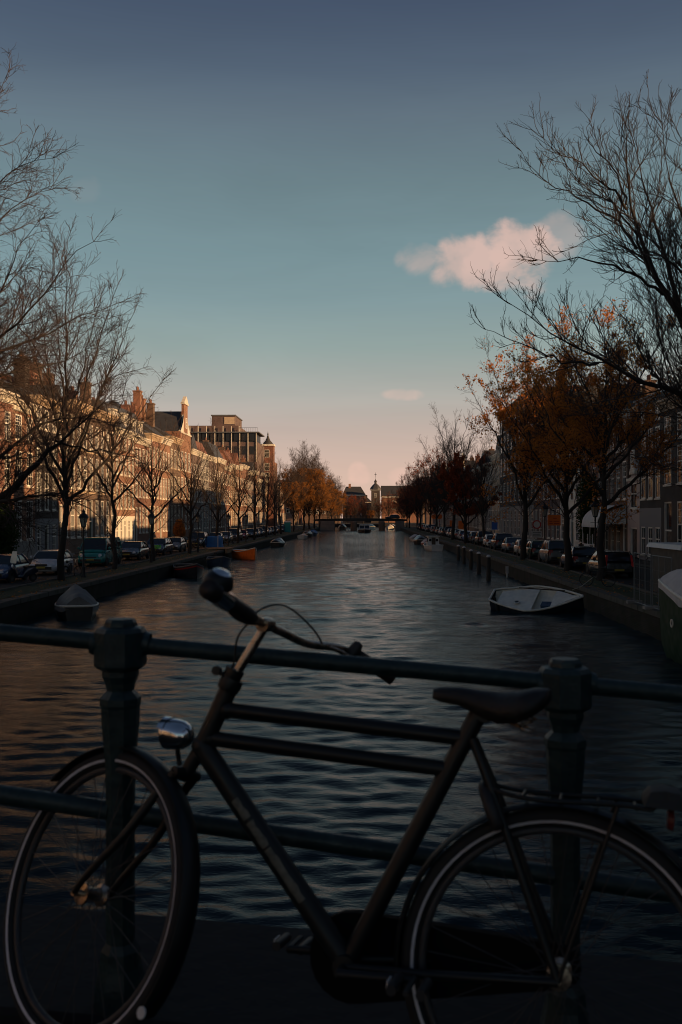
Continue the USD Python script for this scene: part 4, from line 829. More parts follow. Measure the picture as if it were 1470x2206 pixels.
def car_parts(kind, tall=False):
    if (kind, tall) in _car_cache: return _car_cache[(kind, tall)]
    Lc, W, H, hh, belt, (wb, wt), (rt, rb) = KINDS[kind]; w = W / 2; g = .2
    X = np.array([0, .06, .2, .5, wb * .75, wb, (wb + rb) / 2, rb, Lc - .25, Lc - .06, Lc]); boot = belt - (.05 if kind == 'saloon' else 0)
    top = np.array([.52, hh * .72, hh * .86, hh * .94, hh * .985, belt, belt + .015, belt + .01, boot - (.02 if rb < Lc - .3 else 0), boot * .86, .55]); bot = np.array([.34, .25, .21, g, g, g, g, g, .23, .28, .36])
    ww = np.array([.72, .86, .95, .985, 1, 1, 1, 1, .97, .9, .78]) * w
    R = []
    for x, t, b, a in zip(X, top, bot, ww):
        h = t - b; R.append([(x, s_ * a * k, b + h * q) for s_ in (1,) for k, q in ((.0, 1.01), (.6, 1.0), (.86, .97), (.955, .88), (1.0, .62), (1.0, .38), (.97, .12), (.88, 0))] + [(x, -a * k, b + h * q) for k, q in ((.88, 0), (.97, .12), (1.0, .38), (1.0, .62), (.955, .88), (.86, .97), (.6, 1.0))])
    body = M().loft(R).get()
    bw, tw = w * .93, w * .74; z0, z1 = belt - .01, H - .05
    base = [[wb, -bw, z0], [rb, -bw, z0], [rb, bw, z0], [wb, bw, z0]]; tp = [[wt, -tw, z1], [rt, -tw, z1], [rt, tw, z1], [wt, tw, z1]]
    mid = [[(wb + wt) / 2 - .03, -(bw + tw) / 2 - .03, (z0 + z1) / 2], [(rb + rt) / 2 + .03, -(bw + tw) / 2 - .03, (z0 + z1) / 2], [(rb + rt) / 2 + .03, (bw + tw) / 2 + .03, (z0 + z1) / 2], [(wb + wt) / 2 - .03, (bw + tw) / 2 + .03, (z0 + z1) / 2]]
    glass = M().loft([base, mid, tp]).get()
    roof = M(); xs = np.linspace(wt - .06, rt + .06, 6); roof.loft([[(x, y, H - .075 + .07 * (1 - (abs(y) / tw) ** 3 * .6) * (1 - .55 * (abs((x - (wt + rt) / 2) / ((rt - wt) / 2 + .06))) ** 4)) for y in np.linspace(-tw - .02, tw + .02, 7)] + [(x, tw, H - .1), (x, -tw, H - .1)] for x in xs])
    def pil(m, a, b, r_=.035): m.tube([a, (np.array(a) + np.array(b)) / 2 + np.array([0, math.copysign(.03, a[1]), 0]), b], r_, 6)
    for s in (-1, 1):
        pil(roof, [wb, s * bw, z0], [wt, s * tw, z1]); pil(roof, [rb, s * bw, z0], [rt, s * tw, z1], .06)
        for f in ((.42, .74) if kind != 'hatchback' else (.55,)):
            xb, xt = wb + (rb - wb) * f, wt + (rt - wt) * (f - .03); pil(roof, [xb, s * (bw + .005), z0], [xt, s * (tw + .005), z1], .03)
    if kind == 'van':
        for s in (-1, 1): roof.hexa([[2.2, s * (bw + .004), z0], [rb - .05, s * (bw + .004), z0], [rb - .05, s * (bw - .03), z0], [2.2, s * (bw - .03), z0]], [[2.2, s * (tw + .045), z1], [rt - .05, s * (tw + .045), z1], [rt - .05, s * (tw - .02), z1], [2.2, s * (tw - .02), z1]])
    wx = (hh * .0 + .72, Lc - .72); rr = .31 if kind != 'off roader' else .36; wheels = []
    for x in wx:
        for s in (-1, 1):
            ty = M().lathe([(rr * .62, -.1), (rr * .92, -.1), (rr, -.06), (rr, .06), (rr * .92, .1), (rr * .62, .1)], (x, s * (w - .085), rr), 18, (0, 1, 0)).get()
            ri = M().lathe([(0, -.07), (rr * .2, -.075), (rr * .25, -.04), (rr * .62, -.055), (rr * .63, .05), (0, .05)], (x, s * (w - .085), rr), 10, (0, -s, 0)).get(); ar = M().lathe([(0, 0), (rr * 1.16, 0), (rr * 1.16, .012), (0, .012)], (x, s * (w - .012) - .006, rr + .03), 18, (0, 1, 0)).get()
            wheels.append((ty, ri, ar))
    hl, tl = [], []
    for s in (-1, 1):
        hl.append(M().lathe([(0, -.04), (.1, -.03), (.125, .03), (0, .05)], (.10, s * w * .66, hh * .74), 10, (-1, s * .25, .35)).get())
        if tall: tl.append(M().hexa([[Lc - .19, s * w * .84, .62], [Lc - .03, s * w * .74, .62], [Lc - .03, s * w * .90, .62], [Lc - .19, s * w * .99, .62]], [[rb - .13, s * w * .80, H * .86], [rb + .03, s * w * .68, H * .86], [rb + .03, s * w * .78, H * .86], [rb - .13, s * w * .84, H * .86]]).get())
        else: tl.append(M().hexa([[Lc - .2, s * w * .8, .6], [Lc - .02, s * w * .6, .6], [Lc - .02, s * w * .86, .6], [Lc - .2, s * w * .97, .6]], [[Lc - .24, s * w * .78, belt - .05], [Lc - .07, s * w * .6, belt - .05], [Lc - .07, s * w * .84, belt - .05], [Lc - .24, s * w * .95, belt - .05]]).get())
    bump = M(); bump.box((-.03, -w * .74, .34), (.06, w * .74, .5)); bump.box((.02, -w * .4, .54), (.075, w * .4, .66)); bump.box((Lc - .07, -w * .76, .36), (Lc + .03, w * .76, .52)); bump = bump.get()
    mir = [M().lathe([(0, -.05), (.09, -.03), (.1, .04), (0, .07)], (wb + .28, s * (w + .1), belt + .1), 8, (1, 0, 0)).get() for s in (-1, 1)]
    pl = [M().box((-.05, -.26, .42), (-.031, .26, .53)).get(), M().box((Lc + .031, -.26, .4), (Lc + .05, .26, .51)).get()]
    _car_cache[(kind, tall)] = (body, glass, roof.get(), wheels, hl, tl, bump, mir, pl); return _car_cache[(kind, tall)]
_first_car = {}
def car(kind, colour, label, x, y, heading, group, name='parked_car', cat='car'):
    """heading: direction the nose points, radians from +x"""
    if (kind, colour) in _first_car: return copy_of(_first_car[(kind, colour)], name, label, (x, y, ZS), heading + math.pi, group)
    b, g, r, wh, hl, tl, bu, mi, pl = car_parts(kind, (kind, colour) == ('estate', 'black')); Lc = KINDS[kind][0]; c = np.array([Lc / 2, 0, 0])
    t = Thing(name, label, cat, (x, y, ZS), heading + math.pi, group=group); P = 'car_paint_' + colour
    sh = lambda m: (m[0] - c, m[1])
    t.part('body', sh(b), P, smooth=35); t.part('windows', sh(g), 'car_glass', smooth=25); t.part('roof', sh(r), P, smooth=35)
    for ty, ri, ar in wh:
        w_ = t.part('wheel', sh(ty), 'tyre_rubber', smooth=35); t.part('rim', sh(ri), 'wheel_alloy', under=w_, smooth=35); t.part('wheel_arch', sh(ar), 'plastic_black')
    for m in hl: t.part('headlight', sh(m), 'head_lamp', smooth=40)
    for m in tl: t.part('tail_light', sh(m), 'tail_lamp_bright' if (kind, colour) == ('estate', 'black') else 'tail_lamp')
    t.part('bumper', sh(bu), 'plastic_black')
    for m in mi: t.part('mirror', sh(m), P, smooth=40)
    for m in pl: t.part('number_plate', sh(m), 'plate_yellow')
    _first_car[(kind, colour)] = t; return t
GLc, GRc = 'cars parked along the left quay', 'cars parked along the right quay'
DOWN, AWAY = -math.pi / 2, math.pi / 2                  # nose towards / away from the camera
XC, XCR = -18.45, 14.0
car('hatchback', 'blue', 'blue hatchback cut by the left picture edge, nearest car on the left quay', -19.0, 51.5, DOWN, GLc)
car('hatchback', 'silver', 'silver hatchback with a dark windscreen parked beside the scooter', -18.6, 58.2, DOWN, GLc)
car('van', 'teal', 'teal green delivery van parked behind the silver hatchback', -18.6, 69.0, DOWN, GLc, 'parked_van', 'van')
car('saloon', 'black', 'black saloon directly behind the teal van', -18.4, 78.0, DOWN, GLc)
car('estate', 'navy', 'navy estate car beside the bright green crate', -18.5, 88.0, DOWN, GLc)
car('hatchback', 'grey', 'grey hatchback in front of the orange creeper', -18.4, 95.0, DOWN, GLc)
car('off roader', 'black', 'tall black off road car left of the blue tarpaulin', -18.4, 108.5, DOWN, GLc)
car('hatchback', 'dark_green', 'dark green hatchback just beyond the blue tarpaulin', -18.4, 121, DOWN, GLc)
car('saloon', 'grey', 'grey saloon, second car beyond the blue tarpaulin', -18.4, 129, DOWN, GLc)
car('off roader', 'navy', 'navy off road car, third beyond the blue tarpaulin', -18.4, 138, DOWN, GLc)
car('hatchback', 'red', 'small red hatchback with pale front, only red car on the left quay', -18.4, 146, DOWN, GLc)
rr = random.Random(4); y = 156
for k in range(10):
    kind, col = (('estate', 'black'), ('hatchback', 'grey'), ('saloon', 'navy'), ('off roader', 'black'), ('hatchback', 'silver'))[k % 5]
    car(kind, col, f'{ {"navy":"navy","black":"black","grey":"grey","silver":"silver"}[col]} {kind} on the left quay, {ORD[k]} car beyond the red one', -18.4, y, DOWN, GLc); y += rr.uniform(6.2, 8.5) if k != 6 else 16
seqR = [('estate', 'black', 'black estate car with long red tail lights beside the wire fence', 57.0), ('estate', 'navy', 'dark navy estate next beyond the black estate with red tail lights', 65.0),
        ('off roader', 'grey', 'grey off road car under the orange hanging sign', 73.2), ('estate', 'dark_green', 'dark green estate between the grey off road car and the pale hatchback', 80.6), ('hatchback', 'pale', 'pale beige hatchback, brightest of the near cars on the right quay', 87.0),
        ('saloon', 'grey', 'grey saloon just beyond the pale beige hatchback', 94.2), ('off roader', 'navy', 'navy off road car, second beyond the pale beige hatchback', 102.0), ('hatchback', 'white', 'white hatchback level with the mooring posts', 110.0),
        ('off roader', 'black', 'black off road car behind the row of mooring posts', 117.5), ('estate', 'grey', 'grey estate just beyond the mooring posts', 125.5), ('saloon', 'bright_blue', 'bright blue saloon above the white cabin boat', 133.0)]
for kind, col, lab, yy in seqR: car(kind, col, lab, XCR - .2, yy, AWAY, GRc)
y = 141
for k in range(17):
    kind, col = (('hatchback', 'white'), ('saloon', 'grey'), ('estate', 'black'), ('hatchback', 'silver'), ('off roader', 'navy'), ('saloon', 'black'))[k % 6]
    car(kind, col, f'{col} {kind} on the right quay, {ORD[k]} car beyond the bright blue saloon', XCR - .2, y, AWAY, GRc); y += rr.uniform(5.8, 8.0)

car('estate', 'navy', 'dark estate car driving over the far bridge', 8.5, 323.5, math.pi, 'cars on the far bridge'); stage.GetPrimAtPath('/World/parked_car_%03d' % (used[('/World', 'parked_car')] - 1)).GetAttribute('xformOp:transform:place').Set(Gf.Matrix4d(*np.block([[rotz(0).T, np.zeros((3, 1))], [np.array([[8.5, 323.5, 3.62]]), np.ones((1, 1))]]).ravel().tolist()))
# ------------------------------------------------------------------ two people on the far bridge
paint('skin', (.42, .26, .19), .5, .05, 9); paint('hair_dark', (.03, .02, .015), .6, .1, 20); paint('coat_pale', (.55, .46, .42), .8, .1, 9); paint('coat_red', (.40, .10, .08), .8, .1, 9); paint('trousers_dark', (.02, .022, .03), .8, .1, 9)
def person(label, loc, rz, coat, stride):
    t = Thing('person', label, 'person', loc, rz, group='people walking over the far bridge')
    def chain(bones):
        out = None
        for a, ra_, b, rb_ in bones:
            h = m3.Manifold.batch_hull([m3.Manifold.sphere(ra_, 16).translate(a), m3.Manifold.sphere(rb_, 16).translate(b)]); out = h if out is None else out + h
        return out
    s = stride; hp, kn = .92, .5; B_ = []
    for q in (-1, 1):
        kx, fx = s * q * .16 + .03, s * q * .30; B_ += [((0, q * .09, hp), .085, (kx, q * .09, kn), .058), ((kx, q * .09, kn), .055, (fx, q * .09, .09), .038), ((fx, q * .09, .05), .042, (fx + .15, q * .1, .035), .032)]
        B_ += [((0, q * .19, 1.40), .055, (-s * q * .1, q * .23, 1.13), .042), ((-s * q * .1, q * .23, 1.13), .04, (-s * q * .16 + .1, q * .22, .90), .03), ((-s * q * .16 + .1, q * .22, .88), .034, (-s * q * .16 + .13, q * .22, .79), .024)]
        for f_ in range(4): B_.append(((-s * q * .16 + .10 + f_ * .016, q * .225, .80), .009, (-s * q * .16 + .12 + f_ * .014, q * .215, .73 + abs(f_ - 1.5) * .008), .007))
        B_.append(((-s * q * .16 + .14, q * .21, .85), .011, (-s * q * .16 + .165, q * .205, .80), .008))
    B_ += [((0, 0, .93), .13, (0, 0, 1.18), .125), ((0, 0, 1.18), .13, (0, 0, 1.38), .14), ((0, -.13, 1.40), .07, (0, .13, 1.40), .07), ((0, 0, 1.42), .06, (.01, 0, 1.55), .052), ((.015, 0, 1.63), .088, (.0, 0, 1.68), .092), ((.05, 0, 1.585), .05, (.03, 0, 1.60), .06), ((.095, 0, 1.635), .012, (.112, 0, 1.615), .013), ((.01, -.095, 1.63), .016, (.01, -.098, 1.66), .014), ((.01, .095, 1.63), .016, (.01, .098, 1.66), .014)]
    t.part('body', M().tm(chain(B_)), 'skin', smooth=60)
    C_ = [((0, 0, .84), .17, (0, 0, 1.2), .145), ((0, 0, 1.2), .15, (0, 0, 1.38), .15), ((0, -.14, 1.40), .08, (0, .14, 1.40), .08)]
    for q in (-1, 1): C_ += [((0, q * .2, 1.40), .068, (-s * q * .1, q * .235, 1.13), .055), ((-s * q * .1, q * .235, 1.13), .053, (-s * q * .15 + .09, q * .225, .93), .044)]
    t.part('coat', M().tm(chain(C_)), coat, smooth=60)
    t.part('trousers', M().tm(chain([x for q in (-1, 1) for x in (((0, q * .09, .9), .098, (s * q * .16 + .03, q * .09, kn), .07), ((s * q * .16 + .03, q * .09, kn), .068, (s * q * .29, q * .09, .13), .055))])), 'trousers_dark', smooth=60)
    t.part('hair', M().tm(chain([((-.02, 0, 1.70), .098, (-.035, 0, 1.64), .094)])), 'hair_dark', smooth=60)
    for q in (-1, 1): t.part('eye', M().lathe([(0, -.006), (.009, 0), (0, .006)], (.097, q * .034, 1.655), 8, (1, 0, 0)), 'hair_dark')
    t.part('mouth', M().box((.086, -.02, 1.585), (.094, .02, 1.592)), 'coat_red')
bz = lambda x: 3.05 + .35 * (1 - ((x + 2) / 15) ** 2) + .55
person('person in a pale coat walking over the far bridge', (-1.8, 320.6, bz(-1.8)), 0.0, 'coat_pale', 1.0)
person('person in a red coat walking over the far bridge', (.9, 320.8, bz(.9)), math.pi, 'coat_red', .8)

# ------------------------------------------------------------------ boats
paint('hull_dark', (.018, .022, .03), .35, .2, 4, coat=.3); paint('hull_black', (.014, .014, .015), .4, .2, 4); paint('hull_blue', (.02, .05, .10), .35, .2, 4, coat=.3); paint('hull_orange', (.78, .17, .025), .35, .15, 4, coat=.4); paint('hull_cream', (.70, .66, .57), .5, .14, 3)
paint('hull_green', (.004, .028, .012), .6, .25, 3, spec=.2); paint('hull_white', (.62, .62, .6), .35, .1, 3, coat=.3); paint('deck_cream', (.74, .70, .61), .55, .15, 4); paint('rope_pale', (.35, .32, .26), .9, .2, 10); paint('red_band', (.30, .02, .02), .4, .1, 5); paint('tarp_blue', (.02, .13, .36), .6, .2, 4, bump=.02, bscale=6)
def hull_rings(Lb, B, H, draft=.25, bow=1.9, stern=.62, sheer=.35, n=15, inset=0.0, top=0.0, floor=None):
    R = []
    for k in range(n):
        u = k / (n - 1); hb = B / 2 * (stern + (1 - stern) * min(u / .42, 1) ** .8) if u < .42 else B / 2 * max(1 - ((u - .42) / .58) ** bow, .02)
        hb = max(hb - inset, .015); z = H * (1 - .18 * math.sin(math.pi * u)) + sheer * u ** 3 + top; zb = -draft if floor is None else floor; x = -Lb / 2 + inset * (1 - u) + (Lb - 2 * inset) * u + .25 * max(u - .8, 0)
        R.append([(x, hb * c, zb + (z - zb) * q) for c, q in ((1.0, 1), (.97, .6), (.86, .25), (.5, .03))] + [(x, 0, zb)] + [(x, -hb * c, zb + (z - zb) * q) for c, q in ((.5, .03), (.86, .25), (.97, .6), (1.0, 1))])
    return R
def boat(name, label, loc, rz, Lb, B, H, hullmat, inner='deck_cream', rail='hull_cream', tarp=None, group='small boats moored along the quays', cabin=False, band=None, sheer=.35, thwarts=3, motor=False, foredeck=True, stern=.62, tarp_h=.5, tilt=0.0):
    t = Thing(name, label, 'boat', loc, rz, group=group, mat=rotz(rz) @ rotx(tilt) if tilt else None)
    R = hull_rings(Lb, B, H, sheer=sheer, stern=stern); m = M().loft(R, closed=False, caps=False)
    tr = np.array(R[0]); m.add(np.vstack([tr, tr.mean(0)]), [[k, k + 1, len(tr)] for k in range(len(tr) - 1)] + [[len(tr) - 1, 0, len(tr)]]); t.part('hull', m, hullmat, smooth=40)
    I = hull_rings(Lb, B, H, sheer=sheer, stern=stern, inset=.09, top=-.02, floor=.12); mi = M().loft(I, closed=False, caps=False); ti = np.array(I[0]); mi.add(np.vstack([ti, ti.mean(0)]), [[k + 1, k, len(ti)] for k in range(len(ti) - 1)]); t.part('inside', mi, inner, smooth=40)
    E = np.array(R); g = M()
    P = np.vstack([E[:, 0], E[::-1, -1]]) - (0, 0, 0); g.tube(P, .055, 7, closed=True); t.part('gunwale', g, rail, smooth=True)
    if band:
        o = M()
        for s in (0, -1):
            q = E[:, s] * (1, 1.012, 1); lo = q - (0, 0, .2); hi = q - (0, 0, .1); V = np.stack([lo, hi], 1).reshape(-1, 3); o.add(V, [[2 * k, 2 * k + 2, 2 * k + 3, 2 * k + 1] for k in range(len(q) - 1)])
        t.part('rubbing_band', o, band)
    if not tarp:
        for k in range(thwarts):
            u = .18 + .5 * k / max(thwarts - 1, 1); i = int(u * (len(R) - 1)); hb = abs(I[i][0][1]); zz = I[i][0][2] - .16; t.part('bench', M().box((I[i][0][0] - .14, -hb, zz - .04), (I[i][0][0] + .14, hb, zz)), inner if name != 'sloop' else 'deck_cream')
        if foredeck:
            k0 = int(len(R) * .72); P = []; d = M(); q = [(r_[0], r_[-1]) for r_ in I[k0:]]; V = [p for a, b in q for p in (a, ((a[0] + b[0]) / 2, 0, a[2] + .05), b)]; f = []
            for k in range(len(q) - 1): f += [[3 * k, 3 * k + 3, 3 * k + 4, 3 * k + 1], [3 * k + 1, 3 * k + 4, 3 * k + 5, 3 * k + 2]]
            d.add(V, f); t.part('foredeck', d, inner)
    else:
        g = M(); rg = np.random.default_rng(int(Lb * 100)); rows = []
        for k, r_ in enumerate(R):
            u = k / (len(R) - 1); a, b = np.array(r_[0]), np.array(r_[-1]); rd = (.28 + .72 * math.sin(math.pi * min(max(u * .95 + .05, 0), 1)) ** .6) * (1 + .16 * math.sin(u * 19)) * tarp_h
            rows.append([(a[0], a[1] * 1.05, a[2] - .22 + rg.normal(0, .03))] + [(a[0], a[1] * c, a[2] + rd * q + rg.normal(0, .028)) for c, q in ((1.04, .0), (.8, .42), (.4, .85), (0, 1.0))] + [(a[0], -a[1] * c, a[2] + rd * q + rg.normal(0, .028)) for c, q in ((.4, .85), (.8, .42), (1.04, 0))] + [(a[0], -a[1] * 1.05, a[2] - .22 + rg.normal(0, .03))])
        g.loft(rows, closed=False, caps=True); t.part('tarpaulin', g, tarp, smooth=28)
    if cabin:
        c = M(); c.hexa([[-.6, -.78, H - .1], [1.3, -.7, H - .1], [1.3, .7, H - .1], [-.6, .78, H - .1]], [[-.5, -.68, H + 1.05], [.9, -.6, H + 1.05], [.9, .6, H + 1.05], [-.5, .68, H + 1.05]]); t.part('cabin', c, 'hull_white')
        t.part('cabin_roof', M().box((-.75, -.78, H + 1.05), (1.05, .78, H + 1.14)), 'deck_cream'); t.part('cabin_door', M().box((-.63, -.26, H - .05), (-.54, .26, H + .92)), 'wood_dark')
        for s in (-1, 1): t.part('porthole', M().lathe([(0, 0), (.17, 0), (.17, .03), (0, .03)], (-.6, s * .47, H + .6), 14, (1, 0, 0)), 'car_glass'); t.part('side_window', M().hexa([[-.25, s * .735, H + .35], [.75, s * .69, H + .35], [.75, s * .70, H + .35], [-.25, s * .745, H + .35]], [[-.25, s * .71, H + .85], [.6, s * .66, H + .85], [.6, s * .67, H + .85], [-.25, s * .72, H + .85]]), 'car_glass')
    if motor:
        o = M(); o.box((-Lb / 2 - .35, -.14, H - .05), (-Lb / 2 - .06, .14, H + .38)); o.tube([(-Lb / 2 - .2, 0, H), (-Lb / 2 - .2, 0, -.2)], .06, 8); t.part('outboard_motor', o, 'plastic_black')
    return t
SB = 'small boats moored along the quays'
boat('covered_boat', 'small boat under a peaked grey tarpaulin by the near left quay wall', (-13.5, 46.0, 0), 1.9, 5.0, 1.9, .62, 'hull_black', tarp='canvas_grey', tarp_h=.72, sheer=.2)
b = boat('sloop', 'cream sloop with a round porthole and open cockpit moored by the right quay', (8.3, 48.5, .10), -.42, 4.4, 2.4, .70, 'hull_dark', inner='deck_cream', rail='hull_cream', thwarts=0, foredeck=True, sheer=.1, stern=.42, tilt=.44)
def sloop_fit(t):
    t.part('deck', M().loft([[r_[0], (r_[0][0], 0, r_[0][2] + .03), r_[-1]] for r_ in hull_rings(4.4, 2.4, .70, sheer=.1, stern=.42, inset=.1, top=-.08)[1:8]], closed=False, caps=False), 'deck_cream', smooth=True)
    t.part('porthole_ring', M().lathe([(.16, 0), (.16, .03), (.1, .03), (.1, 0)], (-.85, -.45, .60), 16, (0, 0, 1)), 'trim_white'); t.part('porthole', M().lathe([(0, 0), (.1, 0), (.1, .012), (0, .012)], (-.85, -.45, .60), 14, (0, 0, 1)), 'car_glass')
    t.part('engine_box', M().box((.35, -.70, .3), (1.0, -.3, .60)), 'hull_blue')
    for k, (x, y_) in enumerate(((-2.08, -.1), (-1.75, -.72))): t.part('fender', M().lathe([(0, 0), (.09, .05), (.1, .3), (.08, .5), (.02, .56), (0, .56)], (x, y_, .12), 10), 'plastic_black', smooth=50)
    t.part('mooring_line', M().tube([(1.7, .3, .95), (2.0, .8, .85), (2.5, 1.3, 1.1)], .02, 5), 'rope_pale'); t.part('boom', M().tube([(-.9, .4, .92), (1.4, .1, 1.0)], .035, 6), 'wood_dark')
sloop_fit(b)
boat('rowing_boat', 'open black boat with a pale red banded transom on the left', (-13.4, 75.0, 0), -1.2, 5.4, 2.2, .85, 'hull_dark', inner='hull_black', rail='canvas_grey', band='red_band', sheer=.25)
boat('rowing_boat', 'open dark blue boat with two pale benches left of the orange boat', (-13.3, 89.5, 0), -1.3, 5.2, 2.2, .85, 'hull_blue', inner='hull_blue', rail='canvas_grey', sheer=.2, motor=True)
boat('rowing_boat', 'bright orange open boat with a white rim and sunlight put into its hull colour', (-12.9, 106.5, 0), -1.05, 4.6, 2.1, .95, 'hull_orange', inner='deck_cream', rail='hull_white', sheer=.3, stern=.75)  # hull orange raised in place of sunlight that never reaches this boat
boat('covered_boat', 'low black covered boat alone at mid distance on the left', (-13.4, 150.0, 0), 1.5, 5.6, 2.1, .7, 'hull_black', tarp='hull_dark', tarp_h=.6)
boat('rowing_boat', 'pale low boat, first of the far left three near the bridge', (-13.2, 205.0, 0), 1.5, 5.2, 2.1, .6, 'hull_cream')
boat('covered_boat', 'dark covered boat between the pale boat and the blue one near the bridge', (-13.2, 222.0, 0), 1.5, 6.0, 2.2, .8, 'hull_black', tarp='hull_dark', tarp_h=.6)
boat('covered_boat', 'boat under a bright blue cover nearest the far bridge on the left', (-13.0, 240.0, 0), 1.5, 6.0, 2.4, .8, 'hull_blue', tarp='tarp_blue', tarp_h=.5)
boat('cabin_boat', 'white cabin boat with two round windows beside a wooden door', (8.9, 134.0, 0), AWAY + .12, 6.4, 2.5, .8, 'hull_white', inner='deck_cream', rail='hull_white', cabin=True, thwarts=1)
boat('covered_boat', 'small boat with a dark red cover just beyond the white cabin boat', (9.2, 150.0, 0), AWAY, 5.0, 2.0, .7, 'hull_dark', tarp='red_band', tarp_h=.5)
boat('covered_boat', 'black covered boat beyond the dark red one on the right', (8.8, 163.0, 0), AWAY, 6.2, 2.3, .8, 'hull_black', tarp='hull_dark', tarp_h=.7)
boat('covered_boat', 'pale covered boat farthest along the right quay', (8.9, 181.0, 0), AWAY, 6.0, 2.2, .8, 'hull_cream', tarp='canvas_pale', tarp_h=.5)
boat('covered_boat', 'dark boat moored under the left arch of the far bridge', (-8.0, 331.0, 0), AWAY, 7.5, 2.8, 1.1, 'hull_dark', tarp='hull_dark', tarp_h=1.0)
boat('covered_boat', 'blue boat behind the middle arch of the far bridge', (1.6, 338.0, 0), AWAY, 7.0, 2.8, 1.1, 'hull_blue', tarp='hull_blue', tarp_h=.9)
boat('covered_boat', 'pale boat behind the right arch of the far bridge', (8.0, 338.0, 0), AWAY, 7.0, 2.6, 1.0, 'hull_cream', tarp='canvas_pale', tarp_h=.8)
t = boat('green_barge', 'tall dark green boat with a crumpled pale tarpaulin at the right edge', (10.15, 28.3, 0), DOWN, 9.0, 1.5, 2.5, 'hull_green', tarp='canvas_pale', tarp_h=.7, sheer=.2, stern=.78)
t.part('emblem_ring', M().lathe([(.13, 0), (.13, .03), (.085, .03), (.085, 0)], (-2.6, -.74, 1.3), 18, (0, -1, 0)), 'trim_white')
for k in range(3): t.part('draught_mark', M().box((-4.545, -.40 + k * .03, 1.4 - k * .27), (-4.51, -.33 + k * .03, 1.56 - k * .27)), 'trim_white')
def tour_boat():
    t = Thing('tour_boat', 'low glass roofed tour boat coming out from under the far bridge', 'boat', (-.6, 284, 0), DOWN)
    R = hull_rings(17, 3.9, .9, sheer=.15, bow=3.2, stern=.85); m = M().loft(R, closed=False, caps=False); tr = np.array(R[0]); m.add(np.vstack([tr, tr.mean(0)]), [[k, k + 1, len(tr)] for k in range(len(tr) - 1)]); t.part('hull', m, 'hull_dark', smooth=40)
    t.part('deck', M().loft([[r_[0], r_[-1], (r_[0][0], r_[-1][1], r_[0][2] - .1), (r_[0][0], r_[0][1], r_[0][2] - .1)] for r_ in R]), 'deck_cream')
    t.part('glass_cabin', M().hexa([[-7.4, -1.6, .85], [5.6, -1.6, .85], [5.6, 1.6, .85], [-7.4, 1.6, .85]], [[-7.2, -1.35, 2.0], [4.9, -1.35, 2.0], [4.9, 1.35, 2.0], [-7.2, 1.35, 2.0]]), 'car_glass')
    t.part('roof', M().box((-7.4, -1.45, 2.0), (5.1, 1.45, 2.14)), 'deck_cream')
    for y_ in (-1.05, 0, 1.05): t.part('window_post', M().tube([(5.62, y_ * 1.4, .85), (4.95, y_ * 1.25, 2.05)], .07, 6), 'hull_white')
    t.part('coaming', M().box((5.5, -1.6, .8), (5.75, 1.6, 1.12)), 'hull_white')
tour_boat()
def rusty_rail():
    n = {'g': ('geometry', {}), 'n': ('noise_texture', {'scale': 24.0, 'detail': 6.0, 'roughness': .7}), 'c': ('rgb_ramp', {'ramp': [(.3, (.006, .018, .020)), (.5, (.010, .028, .030)), (.66, (.024, .044, .044)), (.70, (.05, .024, .014)), (.8, (.06, .028, .016))]}),
         'm': ('noise_texture', {'scale': 90.0, 'detail': 3.0}), 'r': ('map_range', {'from_min': .3, 'from_max': .7, 'to_min': .3, 'to_max': .62}), 'b1': ('bump', {'strength': 1.0, 'distance': .003}), 'b2': ('bump', {'strength': 1.0, 'distance': .0008}), 'p': ('principled_bsdf', {'specular_ior_level': .45})}
    l = [('g.position', 'n.vector'), ('n.fac', 'c.fac'), ('c.color', 'p.base_color'), ('g.position', 'm.vector'), ('m.fac', 'r.value'), ('r.result', 'p.roughness'), ('n.fac', 'b1.height'), ('m.fac', 'b2.height'), ('b1.normal', 'b2.normal'), ('b2.normal', 'p.normal')]
    _looks['rail_green'] = usdkit.material(stage, '/World/Looks/rail_green', n, l, surface='p.BSDF')
# ------------------------------------------------------------------ street furniture on the two quays
paint('lamp_glass', (.34, .33, .29), .2, .1, 6); paint('sign_orange', (.72, .15, .01), .5, .1, 5); paint('sign_white', (.62, .60, .57), .5, .1, 5); paint('sign_red', (.45, .02, .02), .5, .1, 5); paint('sign_blue', (.02, .08, .30), .5, .1, 5); paint('sign_ink', (.40, .035, .01), .5, 0); paint('ink_dark', (.05, .07, .06), .6, 0)
paint('plastic_teal', (.0, .20, .22), .5, .15, 4); paint('crate_green', (.12, .55, .02), .5, .15, 5); paint('galvanised', (.16, .175, .18), .5, .2, 8, metal=.3); paint('cabin_dark', (.015, .022, .021), .6, .25, 3); paint('chrome', (.75, .75, .76), .10, .05, 20, metal=1.0); paint('chrome_worn', (.50, .42, .34), .26, .3, 40, metal=1.0)
paint('case_vinyl', (.005, .0055, .0055), .75, .3, 14, spec=.12); paint('bike_black', (.006, .008, .0085), .42, .3, 12, spec=.4); paint('saddle_leather', (.010, .009, .008), .55, .3, 18, bump=.002, bscale=120); paint('reflective_band', (.60, .58, .60), .35, .12, 30); paint('grip_rubber', (.02, .016, .015), .6, .25, 25); paint('worn_sticker', (.12, .115, .09), .6, .55, 60)
rusty_rail(); paint('reflector_dark', (.10, .015, .015), .35, .1, 20); paint('bridge_stone', (.011, .012, .0125), .95, .35, 3, bump=.006, bscale=18); paint('rim_steel', (.035, .036, .038), .5, .3, 30); paint('bridge_asphalt', (.014, .015, .015), .95, .3, 6, bump=.004, bscale=60, spec=.2); paint('wood_hull', (.16, .07, .03), .5, .2, 4)
